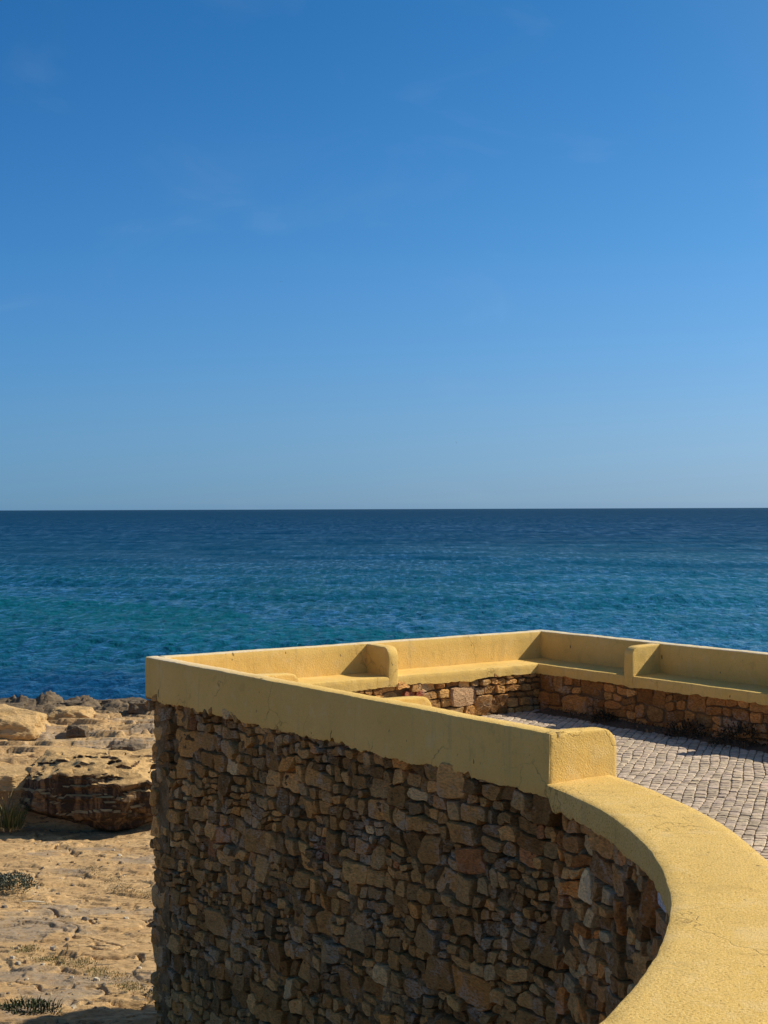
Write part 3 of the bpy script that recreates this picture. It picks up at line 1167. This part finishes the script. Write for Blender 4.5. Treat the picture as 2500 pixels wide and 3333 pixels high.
# ------------------------------------------------------------------ seaward wall on the right
wallC = empty('terrace_wall', tuple(Fp + U * LC * .5))
tag(wallC, 'yellow parapet with shaded bench running right from the far corner of the terrace', 'wall', kind='thing')
sweep('parapet', PLASTER, wallC, C_IN, 0, LC, .03, parapet_prof(6.0, False))
sweep('bench_seat', PLASTER, wallC, C_IN, .10, LC, .018, bench_prof(7.0, .125))
for s in (2.0, 4.03, 6.06, 8.1):
    armrest(wallC, C_IN, s, s + .13)
FC = frame(Fp - Vv * .545, U)
mortar_face(wallC, frame(Fp - Vv * .54, U), .50, LC, -.06, .47,
            lambda S, Z: -.02 + .012 * fbm(np.stack([S, S * 0, Z], 1) * 9, 3), .04, MORTAR_IN, skirt=.25)
mortar_face(wallC, frame(Fp + U * LC, -U), 0, LC, -3.85, .45,
            lambda S, Z: -.10 + .03 * fbm(np.stack([S, S * 0, Z], 1) * 6, 3), .1, MORTAR, skirt=.4, name='outer_face')
C_TINTS = [((.21, .118, .055), 7), ((.235, .14, .068), 6), ((.19, .105, .048), 5), ((.25, .165, .09), 2)]
SCp, polyC = courses(.56, 6.4, -.02, .46, lambda s, z: True, 31, 1.5, (.002, .007))
wc = min(range(len(SCp)), key=lambda i: abs(SCp[i][0] - 4.5) + abs(SCp[i][1] - .09) - SCp[i][2])
rubble(wallC, FC, SCp, polyC, lambda s, z, r_: r_.uniform(-.012, .015), 35, tints=C_TINTS, back=.06, warp=(.04, .018), relief=.4,
       special=lambda s, z, i: (.5, .45, .37) if i == wc else None)

# ------------------------------------------------------------------ curved bench wall in the foreground
S_END = DR * R_(78)
wallD = empty('curved_wall', tuple(D_OUT(2.4, -.28, GROUND)))
tag(wallD, 'curved wall with broad sunlit yellow bench top sweeping through the foreground', 'wall', kind='thing')


def d_prof(s):
    zb = SEAT - .165 + .8 * ragged(s, 12.0) + .13 * max(0, 1 - s / .10)
    ed = .004 * n1(s, 13, 6.0)
    st = SEAT - .005
    out = [(-.07, zb + .01), (-.004, zb + .002)]
    for q in range(5):
        out.append((0 + ed, zb + .01 + (st - .018 - zb - .01) * q / 4))
    out += [(-.005 + ed, st - .006), (-.018 + ed, st)]
    for q in range(1, 9):
        out.append((-.018 - .54 * q / 9, st + .004 * math.sin(math.pi * q / 9)))
    out += [(-.56, st), (-.571, st - .005), (-.575, st - .018), (-.575, .2), (-.575, -.1)]
    return out


def D_TOP(s, d, z):
    return D_OUT(s - .20 * (-d / .575) * min(1, max(0, 1 - s / .9)), d, z)


sweep('bench_top', PLASTER_WORN, wallD, D_TOP, .012, S_END, .018, d_prof, amp=(.006, .0025))


def d_inside(s, z):
    y = D_OUT(s, 0, 0)[1]
    return z > CAM_Z - .3623 * y - .4


mortar_face(wallD, D_OUT, -.02, S_END, -3.85, .43,
            lambda S, Z: a_mortar(S + 30, Z), .02, MORTAR, skirt=.5)
SD, polyD = courses(.01, 5.4, -1.6, .44, d_inside, 41, 1.12)
D_TINTS = [((.22, .14, .07), 8), ((.26, .18, .10), 7), ((.19, .12, .065), 6), ((.24, .20, .145), 5), ((.29, .15, .06), 4), ((.33, .29, .23), 1.5)]
wi = min(range(len(SD)), key=lambda i: abs(SD[i][0] - 1.74) + abs(SD[i][1] - .26) + (0 if SD[i][2] > .045 else .4))
print('stones D', rubble(wallD, D_OUT, SD, polyD, lambda s, z, r_: -.055 + r_.uniform(-.028, .026), 45, tints=D_TINTS, back=.12,
                         special=lambda s, z, i: (.62, .60, .57) if i == wi else None))

# ------------------------------------------------------------------ pavement
pave = empty('pavement', (4.0, 11.0, 0))
tag(pave, 'grey cobbled floor of the terrace', kind='structure')


def in_terrace(p, m=0.0):
    r = p - Fp
    u, v = r @ U, r @ Vv
    if v > -.55 - m or u < .55 + m: return False
    rl = p - Lp
    if (rl @ U) < LA + .02:
        return (rl @ Vv) > .5 + m
    return np.hypot(p[0] - DC[0], p[1] - DC[1]) > DR + .565 + m


# bedding sheet: terrace outline
out = [Lp + U * .4 + Vv * .4, Fp + U * .4 - Vv * .4, Fp + U * 9 - Vv * .4, np.array([9.5, 4, 0]), np.array([7, 2, 0])]
out += [D_OUT(s, -.4, 0) for s in np.linspace(S_END, 0, 16)]
V = [p * [1, 1, 0] + Zv * -.010 for p in out]
V2 = [p * [1, 1, 0] + Zv * -.25 for p in out]
k = len(V)
Fs = [tuple(range(k))[::-1], tuple(range(k, 2 * k))] + [(i, (i + 1) % k, k + (i + 1) % k, k + i) for i in range(k)]
mk('bedding', V + V2, Fs, BEDDING, pave)

rd = np.array([-.31, -.95, 0]); rd /= np.linalg.norm(rd)
qd = np.array([-rd[1], rd[0], 0])
O0 = np.array([2.5, 12.0, 0])


def cobble_verts(quad, h, r_, sc=.93):
    c = quad.mean(0)
    q = c + (quad - c) * sc
    # octagon: cut corners
    pts = []
    for i in range(4):
        a, b = q[i], q[(i + 1) % 4]
        t1, t2 = r_.uniform(.10, .2), r_.uniform(.8, .9)
        pts += [a + (b - a) * t1 + nrs.normal(0, .0014, 3) * [1, 1, 0], a + (b - a) * t2 + nrs.normal(0, .0014, 3) * [1, 1, 0]]
    pts = np.array(pts)
    tx, ty = r_.uniform(-.035, .035), r_.uniform(-.035, .035)
    V = []
    for f, dz in ((1.0, -.035), (.99, -.007), (.90, -.0015), (.45, .0008)):
        for p in pts:
            w = c + (p - c) * f
            V.append((w[0], w[1], h + dz + (tx * (w[0] - c[0]) + ty * (w[1] - c[1]) if dz > -.03 else 0) + (r_.uniform(-.0012, .0012) if dz > -.03 else 0)))
    V.append((c[0], c[1], h + .001))
    Fs = []
    for i in range(3):
        for j in range(8):
            a, b = i * 8 + j, i * 8 + (j + 1) % 8
            Fs.append((a, b, b + 8, a + 8))
    for j in range(8):
        Fs.append((24 + j, 24 + (j + 1) % 8, 32))
    return np.array(V), Fs


def build_cobbles():
    r_ = random.Random(5)
    items = []
    SP = .082
    for iq in range(-40, 46):
        t = -5.6
        wq0 = iq * SP
        while t < 5.2:
            ln = r_.choice((.062, .072, .08, .09, .105)) * r_.uniform(.9, 1.1)
            mid = O0 + rd * (t + ln / 2) + qd * wq0
            sx, sy = proj(mid[None, :])[0]
            if (330 < sx < 900) and sy < 1200 and mid[1] > 5.5 and in_terrace(mid, .02):
                def pt(tt, qq):
                    w = .045 * n1(tt, 3.0, .55) + .028 * n1(tt + qq * 3, 5.0, 1.7)
                    return O0 + rd * tt + qd * (qq + w)
                sk = r_.uniform(-.014, .014)
                quad = np.array([pt(t, wq0 - SP / 2), pt(t + ln, wq0 - SP / 2), pt(t + ln + sk, wq0 + SP / 2), pt(t + sk, wq0 + SP / 2)])
                V, Fs = cobble_verts(quad, r_.uniform(-.004, .004), r_, r_.uniform(.89, .96))
                tint = np.array((.60, .48, .345)) * r_.uniform(.74, 1.14) * np.array([1, r_.uniform(.97, 1.01), r_.uniform(.93, 1.05)])
                pr = proj(V[8:16])
                vis = 390 < sx < 768
                items.append((0 if vis and sy < 900 else 1, -poly_area([tuple(z) for z in pr]), V, Fs, tint))
            t += ln
    items.sort(key=lambda q: (q[0], q[1]))
    for _, _, V, Fs, tint in items[:300]:
        mk('cobble', V, Fs, COBBLE, pave, tint=tint, smooth_angle=30, origin=V.mean(0))
    AV, AF, AT, o = [], [], [], 0
    for _, _, V, Fs, tint in items[300:]:
        AV.append(V); AT.append(np.tile(tint, (len(V), 1)))
        AF += [tuple(a + o for a in f) for f in Fs]
        o += len(V)
    ob = mk('far_cobbles', np.concatenate(AV), AF, COBBLE, pave, tint=np.concatenate(AT), smooth_angle=30)
    ob['kind'] = 'stuff'
    print('cobbles', len(items))


build_cobbles()

# dirt banked against the foot of the right-hand wall
def build_dirt():
    n, k = 260, 10
    V, Fs = [], []
    for i in range(n + 1):
        s = .7 + 5.9 * i / n
        wd = .22 + .13 * n1(s, 3.3, .9) + .05 * n1(s, 4.4, 6)
        hg = .035 + .02 * n1(s, 6.6, 1.3)
        for j in range(k + 1):
            t = j / k
            z = hg * (1 - t) ** 1.5 + .006 * n1(s * 9 + j * 2.3, 8.8, 1) * (1 - t) - (.012 if j == k else 0) + .003
            V.append(C_IN(s, .53 + wd * t, z))
    for i in range(n):
        for j in range(k):
            a = i * (k + 1) + j
            Fs.append((a, a + k + 1, a + k + 2, a + 1))
    o = mk('dirt', V, Fs, DIRT, smooth_angle=180)
    tag(o, 'brown dirt strip drifted along the foot of the shaded wall', kind='stuff')


build_dirt()


# ================================================================== ROCKS
def blob_rock(name, loc, size, mat, label, seed, sq=3.0, amp=.16, sub=5, layers=.0, cat='rock', group=None, rotz=0):
    import bmesh
    bm = bmesh.new()
    bmesh.ops.create_icosphere(bm, subdivisions=sub, radius=1)
    V = np.array([v.co[:] for v in bm.verts])
    Fs = [tuple(v.index for v in f.verts) for f in bm.faces]
    bm.free()
    rr_ = random.Random(seed * 13 + 1)
    pl = [(1, 0, .05), (-1, 0, .05), (0, 1, .0), (0, -1, .08), (.04, .05, 1), (0, 0, -1)]
    for _ in range(9):
        a = rr_.uniform(0, 6.283); e = rr_.uniform(-.25, .9)
        pl.append((math.cos(a) * math.cos(e), math.sin(a) * math.cos(e), math.sin(e)))
    r = np.full(len(V), 9.0)
    for i, q in enumerate(pl):
        q = np.array(q); q = q / np.linalg.norm(q)
        dk = 1.0 * rr_.uniform(.88, 1.0) if i < 6 else rr_.uniform(.98, 1.22)
        dt = V @ q
        r = np.where(dt > .05, np.minimum(r, dk / np.maximum(dt, .05)), r)
    r = np.minimum(r, 1.55)
    V = V * r[:, None]
    V = V * np.array(size) / 2
    d = fbm(V * (2.0 / max(.35, min(size[0], 1.6))) + seed * 3.3, 6, 2.1, .6) * amp
    nrm = V / np.linalg.norm(V, axis=1)[:, None]
    V = V + nrm * d[:, None]
    if layers:
        q = np.sin(V[:, 2] * 22 + 3 * fbm(V * 1.5 + seed, 2)) * layers
        V[:, :2] += nrm[:, :2] * q[:, None]
    c, s = math.cos(rotz), math.sin(rotz)
    V = np.stack([V[:, 0] * c - V[:, 1] * s, V[:, 0] * s + V[:, 1] * c, V[:, 2]], 1)
    V = V + nrm * (fbm(V * 7 + seed, 3)[:, None] * .035 * min(1, size[2]))
    o = mk(name, V + np.array(loc), Fs, mat, smooth_angle=24, origin=loc)
    tag(o, label, cat, group)
    return o


# big undercut block
def build_block():
    import bmesh
    bm = bmesh.new()
    bmesh.ops.create_icosphere(bm, subdivisions=6, radius=1)
    V = np.array([v.co[:] for v in bm.verts])
    Fs = [tuple(v.index for v in f.verts) for f in bm.faces]
    bm.free()
    pl = [((0, -1, -.05), .96), ((0, 1, 0), 1.0), ((1, 0, .0), .98), ((-1, .1, .1), .97), ((.06, .1, 1), .92), ((0, 0, -1), 1.0),
          ((-.55, -.25, .8), 1.06), ((.75, -.3, .65), 1.10), ((-.45, -.6, -.7), .98), ((.8, -.5, -.35), 1.18), ((.25, -.85, .55), 1.12), ((-.8, -.6, .1), 1.16), ((.45, -.9, -.1), 1.05)]
    r = np.full(len(V), 1.5)
    for q, d in pl:
        q = np.array(q, float); q /= np.linalg.norm(q)
        dt = V @ q
        r = np.where(dt > .05, np.minimum(r, d / np.maximum(dt, .05)), r)
    V = V * r[:, None] * np.array([1.36, 1.25, .70])
    nn = V / np.linalg.norm(V, axis=1)[:, None]
    d = fbm(V * [1.0, 1.0, .8] + 4, 6, 2.1, .58) * .20
    # weathered bedding: shallow horizontal grooves and upright flutes on the face
    d += .05 * fbm(V * [1.2, 1.2, 6.0] + 9, 4) + .07 * fbm(V * [4.5, 1.0, .5] + 15, 4) * np.clip(-nn[:, 1], 0, 1)
    d += .045 * fbm(V * [5, 5, 9] + 2, 4) + .03 * np.sign(fbm(V * [.8, .8, 4.5] + 31, 3))
    V = V + nn * d[:, None]
    # the face leans out over its foot
    V[:, 1] += .55 * np.clip((-.15 - V[:, 2]) / .6, 0, 1) ** 1.3 * np.clip(-nn[:, 1] + .3, 0, 1)
    c = np.array([-5.52, 27.45, -3.00])
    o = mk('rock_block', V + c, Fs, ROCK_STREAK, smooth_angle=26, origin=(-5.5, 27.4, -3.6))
    tag(o, 'large undercut rock block with dark streaked shaded face and black shadow beneath', 'rock')


build_block()
blob_rock('boulder', (-8.85, 31.3, -2.27), (2.6, 1.6, .62), ROCK_LIT, 'golden sunlit boulder near the left edge, in front of the dark rocks by the water', 2, 3.4, .20, 6, .022)
blob_rock('rock_slab', (-7.33, 33.3, -2.40), (1.05, .8, .30), ROCK_LIT, 'low tan rock slab right of the golden boulder', 5, 3, .15, 5, .016)
blob_rock('rock_ledge', (-7.55, 27.3, -2.72), (1.7, 1.2, .40), ROCK_LIT, 'smooth rounded tan rock ledge above the grass at the left edge', 8, 2.8, .16, 5, .012)
blob_rock('dark_rock', (-5.15, 28.6, -2.45), (.7, .45, .20), ROCK_DARK, 'dark jagged rock on the shelf above the streaked block, close to the wall', 11, 2.5, .16, 5)
blob_rock('dark_rock', (-6.75, 31.2, -2.46), (.42, .35, .22), ROCK_DARK, 'small dark rounded rock in the middle of the tan shelf', 14, 2.3, .10, 5)
blob_rock('dark_rock', (-5.9, 34.6, -2.42), (.6, .5, .26), ROCK_DARK, 'dark crusted rock on the grey shelf nearest the wall corner', 17, 2.5, .16, 5)
for i, (x, y, s, lb) in enumerate([(-9.56, 35.6, .95, 'dark rock behind the golden boulder at the water edge'),
                                   (-8.05, 36.0, .8, 'dark rock at the water edge, midway between the golden boulder and the wall'),
                                   (-6.65, 36.4, .85, 'dark low rock at the water edge nearest the wall')]):
    blob_rock('shore_rock', (x, y, -2.56), (s * 1.3, s * .8, s * .26), ROCK_DARK, lb, 23 + i, 2.6, .20, 5, .014, group='dark rocks along the water edge')


# ================================================================== PLANTS
def blades(n, center, spread, h, w, cols, r_, lean=.5, zfun=None, flat=False):
    V, Fs, T = [], [], []
    for _ in range(n):
        a = r_.uniform(0, 6.283); rr = math.sqrt(r_.random())
        x = center[0] + math.cos(a) * rr * spread[0]
        y = center[1] + math.sin(a) * rr * spread[1]
        z = zfun(x, y) if zfun else center[2]
        hh = h * r_.uniform(.45, 1.1) * (1 - .4 * rr)
        b = r_.uniform(0, 6.283)
        ld = np.array([math.cos(a + r_.uniform(-.8, .8)), math.sin(a + r_.uniform(-.8, .8)), 0]) * lean * hh * r_.uniform(.2, 1.2)
        side = np.array([math.cos(b), math.sin(b), 0]) * w * r_.uniform(.6, 1.2)
        p0 = np.array([x, y, z - .01])
        m = p0 + ld * .35 + Zv * hh * .6
        tip = p0 + ld + Zv * hh * (.9 if not flat else .5)
        o = len(V)
        V += [p0 - side, p0 + side, m + side * .7, m - side * .7, tip]
        Fs += [(o, o + 1, o + 2, o + 3), (o + 3, o + 2, o + 4)]
        c = np.array(r_.choice(cols)) * r_.uniform(.75, 1.2)
        T += [c] * 5
    return V, Fs, T


GREEN = [(.085, .11, .03), (.12, .13, .045), (.19, .16, .065), (.06, .085, .025)]
STRAW = [(.30, .21, .09), (.36, .27, .13), (.22, .15, .065), (.16, .13, .05)]
MIXG = [(.15, .14, .045), (.22, .18, .07), (.11, .12, .035), (.30, .22, .10)]
GREY = [(.085, .10, .065), (.12, .135, .095), (.06, .075, .045), (.16, .17, .13)]
DARKG = [(.035, .05, .02), (.05, .06, .025), (.03, .035, .015)]


def plant(name, label, cat, parts, group=None, kind=None):
    V, Fs, T = [], [], []
    for v, f, t in parts:
        o = len(V)
        V += list(v); T += list(t)
        Fs += [tuple(a + o for a in q) for q in f]
    c = np.array(V).mean(0); c[2] = np.array(V)[:, 2].min()
    o = mk(name, V, Fs, FOLIAGE, tint=np.array(T), origin=c)
    tag(o, label, cat, group, kind)
    return o


pr_ = random.Random(77)
# grass growing in the cracks of the lower shelf
gp = []
for i in range(46):
    t = i / 45
    x = -4.85 + 2.12 * t + pr_.uniform(-.14, .14)
    y = 18.75 - 2.05 * t + pr_.uniform(-.18, .18)
    gp.append(blades(40, (x, y, 0), (.16, .14), .085, .0045, MIXG, pr_, .9, ground_z, True))
plant('grass', 'sparse dry green grass in a crack running across the lower rock', None, gp, kind='stuff')
gp = []
for (x0, y0, x1, y1, n) in ((-4.95, 23.8, -3.85, 21.8, 28), (-4.08, 22.15, -3.38, 21.57, 20), (-5.77, 22.0, -5.0, 21.0, 26)):
    for i in range(n):
        t = pr_.random()
        gp.append(blades(30, (x0 + (x1 - x0) * t + pr_.uniform(-.15, .15), y0 + (y1 - y0) * t + pr_.uniform(-.2, .2), 0), (.16, .15), .065, .0045, STRAW, pr_, 1.1, ground_z, True))
plant('dry_grass', 'straw coloured dead grass scattered over the middle of the lower rock', None, gp, kind='stuff')
gp = []
for i in range(40):
    x = pr_.uniform(-8.1, -4.2); y = pr_.uniform(27.4, 29.8)
    gp.append(blades(10, (x, y, 0), (.12, .1), .06, .005, MIXG + GREY, pr_, .9, ground_z, True))
plant('shelf_grass', 'thin tufts of grass on the ledge above the streaked block', None, gp, kind='stuff')

gx, gy = -7.02, 26.3
gz = GROUND + .1
plant('grass_tuft', 'tall green grass tuft at the left edge beside the streaked rock block', 'grass',
      [blades(260, (gx, gy, gz), (.30, .2), .85, .009, GREEN + STRAW[:1], pr_, .8),
       blades(60, (gx + .05, gy - .15, gz), (.3, .2), .22, .007, STRAW, pr_, 1.0)])
# grey green cushion shrub
sx_, sy_ = -5.85, 22.3
sz_ = ground_z(sx_, sy_)


def cushion(c, rad, h, n, cols, r_, lw=.012):
    V, Fs, T = [], [], []
    for _ in range(n):
        a = r_.uniform(0, 6.283); e = math.asin(r_.random())
        q = r_.uniform(.55, 1.0)
        p = np.array([c[0] + rad[0] * q * math.cos(a) * math.cos(e), c[1] + rad[1] * q * math.sin(a) * math.cos(e), c[2] + h * q * math.sin(e)])
        dr = np.array([math.cos(a) * math.cos(e), math.sin(a) * math.cos(e), math.sin(e) + .3]) + np.array([r_.gauss(0, .5) for _ in range(3)])
        dr /= np.linalg.norm(dr)
        sd = np.cross(dr, [r_.gauss(0, 1), r_.gauss(0, 1), r_.gauss(0, 1)]); sd /= np.linalg.norm(sd) + 1e-6
        ln = lw * r_.uniform(2.5, 4.5)
        o = len(V)
        V += [p, p + dr * ln * .5 + sd * lw, p + dr * ln, p + dr * ln * .5 - sd * lw]
        Fs.append((o, o + 1, o + 2, o + 3))
        T += [np.array(r_.choice(cols)) * r_.uniform(.7, 1.2)] * 4
    return V, Fs, T


plant('cushion_shrub', 'low grey green cushion shrub on the lower rock at the left edge', 'shrub',
      [cushion((sx_, sy_, sz_), (.38, .3), .23, 1000, GREY, pr_), cushion((sx_ - .3, sy_ + .05, sz_), (.34, .28), .2, 700, GREY, pr_)])
bx, by = -4.05, 16.1
bz = ground_z(bx, by)
plant('spiky_plant', 'dark spiky plant in the shade at the bottom left corner', 'plant',
      [blades(120, (bx, by, bz), (.40, .2), .19, .010, DARKG, pr_, .7), cushion((bx, by, bz), (.34, .2), .1, 300, DARKG, pr_, .012)])
# weeds along the foot of the right-hand wall
for s, rad, h, lb in ((1.75, .16, .13, 'small dry weed at the wall foot below the first armrest of the shaded bench'),
                      (3.02, .30, .17, 'dark dry weed clump at the shaded wall foot, left of the largest one'),
                      (3.72, .36, .22, 'largest dark dry weed clump at the shaded wall foot')):
    c = C_IN(s, .66, .01)
    plant('weed_clump', lb, 'weeds',
          [cushion(c, (rad * .9, rad * .55), h, int(rad * 1300), [(.05, .035, .018), (.09, .06, .03), (.03, .025, .012)], pr_, .009),
           blades(int(rad * 160), c, (rad, rad * .5), h * 1.2, .003, [(.16, .10, .05), (.10, .065, .03)], pr_, 1.0)], group='dry weeds along the wall foot')
# leaf litter
gp = []
for i in range(60):
    s = pr_.uniform(.9, 5.2)
    c = C_IN(s, .57 + abs(pr_.gauss(0, .1)), .03)
    gp.append(cushion(c, (.09, .06), .02, 14, [(.14, .085, .04), (.08, .05, .025), (.22, .15, .08)], pr_, .008))
plant('leaf_litter', 'brown dead leaves along the foot of the shaded wall', None, gp, kind='stuff')


# loose pebbles on the lower rock
def pebbles():
    r_ = random.Random(61)
    V, Fs, T = [], [], []
    base = np.array([(1, 0, 0), (.4, .9, 0), (-.6, .7, 0), (-1, -.1, 0), (-.4, -.9, 0), (.6, -.75, 0)])
    for _ in range(420):
        x = r_.uniform(-6.4, -2.7); y = 16.2 + 9.5 * r_.random() ** 1.5
        sz = .010 + .035 * r_.random() ** 4
        z = ground_z(x, y)
        o = len(V); an = r_.uniform(0, 6.28); c, q = math.cos(an), math.sin(an)
        for p in base:
            k = sz * r_.uniform(.8, 1.2)
            V.append((x + (p[0] * c - p[1] * q) * k * 1.3, y + (p[0] * q + p[1] * c) * k, z - .005))
        for p in base:
            k = sz * r_.uniform(.5, .8)
            V.append((x + (p[0] * c - p[1] * q) * k * 1.3, y + (p[0] * q + p[1] * c) * k, z + sz * r_.uniform(.6, 1.0)))
        for j in range(6):
            Fs.append((o + j, o + (j + 1) % 6, o + 6 + (j + 1) % 6, o + 6 + j))
        Fs.append(tuple(o + 6 + j for j in range(6)))
        t = np.array(r_.choice([(.40, .27, .13), (.30, .22, .13), (.22, .18, .13), (.48, .40, .28)])) * r_.uniform(.8, 1.15)
        T += [t] * 12
    o = mk('pebbles', V, Fs, FOLIAGE, tint=np.array(T))
    tag(o, 'loose pebbles scattered over the lower rock', kind='stuff')


pebbles()


# driftwood stick
def stick():
    a = np.array([-5.38, 21.05, ground_z(-5.38, 21.05) + .035]); b = np.array([-5.08, 21.18, ground_z(-5.08, 21.18) + .04])
    V, Fs = [], []
    n, k = 8, 7
    d = (b - a) / np.linalg.norm(b - a); sd = np.cross(d, Zv)
    for i in range(n + 1):
        t = i / n
        r = .013 * (1 - .5 * abs(t - .4)) + .003 * n1(t, 2, 4)
        p = a + (b - a) * t + Zv * .012 * math.sin(t * 3) + sd * .01 * n1(t, 5, 3)
        for j in range(k):
            q = 6.283 * j / k
            V.append(p + sd * r * math.cos(q) + Zv * r * math.sin(q))
    for i in range(n):
        for j in range(k):
            x, y = i * k + j, i * k + (j + 1) % k
            Fs.append((x, y, y + k, x + k))
    Fs += [tuple(range(k))[::-1], tuple(n * k + j for j in range(k))]
    o = mk('driftwood', V, Fs, WOOD, smooth_angle=60, origin=(a + b) / 2)
    tag(o, 'short bleached stick lying on the lower rock below the cushion shrub', 'stick')


stick()


# far birds
def bird(loc, span, col, label, roll):
    V, Fs = [], []
    n = 9
    for i in range(n):
        t = -1 + 2 * i / (n - 1)
        x = t * span / 2
        z = span * (.10 * (1 - abs(abs(t) - .45) / .55) + .0)
        ch = span * .11 * (1 - abs(t) ** 1.5) + .01
        back = -span * .16 * max(0, abs(t) - .4)
        V += [(x, back + ch, z), (x, back - ch, z + .01), (x, back, z - .02 * span * (1 - abs(t)))]
    for i in range(n - 1):
        a = i * 3
        for q, w in ((0, 1), (1, 2), (2, 0)):
            Fs.append((a + q, a + w, a + 3 + w, a + 3 + q))
    o0 = len(V)
    body = [(-.3, .008), (-.22, .03), (-.08, .055), (.08, .05), (.17, .03), (.22, .032), (.27, .016), (.30, .004)]
    for y, r in body:
        for j in range(8):
            q = 6.283 * j / 8
            V.append((r * span * math.cos(q), y * span, .06 * span + r * span * math.sin(q)))
    for i in range(len(body) - 1):
        for j in range(8):
            a, b = o0 + i * 8 + j, o0 + i * 8 + (j + 1) % 8
            Fs.append((a, b, b + 8, a + 8))
    V = np.array(V)
    c, s = math.cos(roll), math.sin(roll)
    V = np.stack([V[:, 0] * c - V[:, 2] * s, V[:, 1], V[:, 0] * s + V[:, 2] * c], 1)
    o = mk('bird', V + np.array(loc), Fs, BIRD, tint=np.array(col), smooth_angle=60, origin=loc)
    tag(o, label, 'bird', 'birds far off in the sky')


def sky_pt(px, py, d):
    return ((px - 384) / _F * d, d, CAM_Z + (509 - py) / _F * d)


bird(sky_pt(282, 281.5, 420), 1.0, (.8, .78, .78), 'tiny pale bird high in the sky, left of centre', .3)
bird(sky_pt(456.5, 443, 420), .9, (.05, .05, .05), 'tiny dark bird low in the sky, right of centre', -.9)
bird(sky_pt(143, 187.5, 420), .75, (.03, .04, .05), 'tiny dark bird high in the sky on the left', -.8)
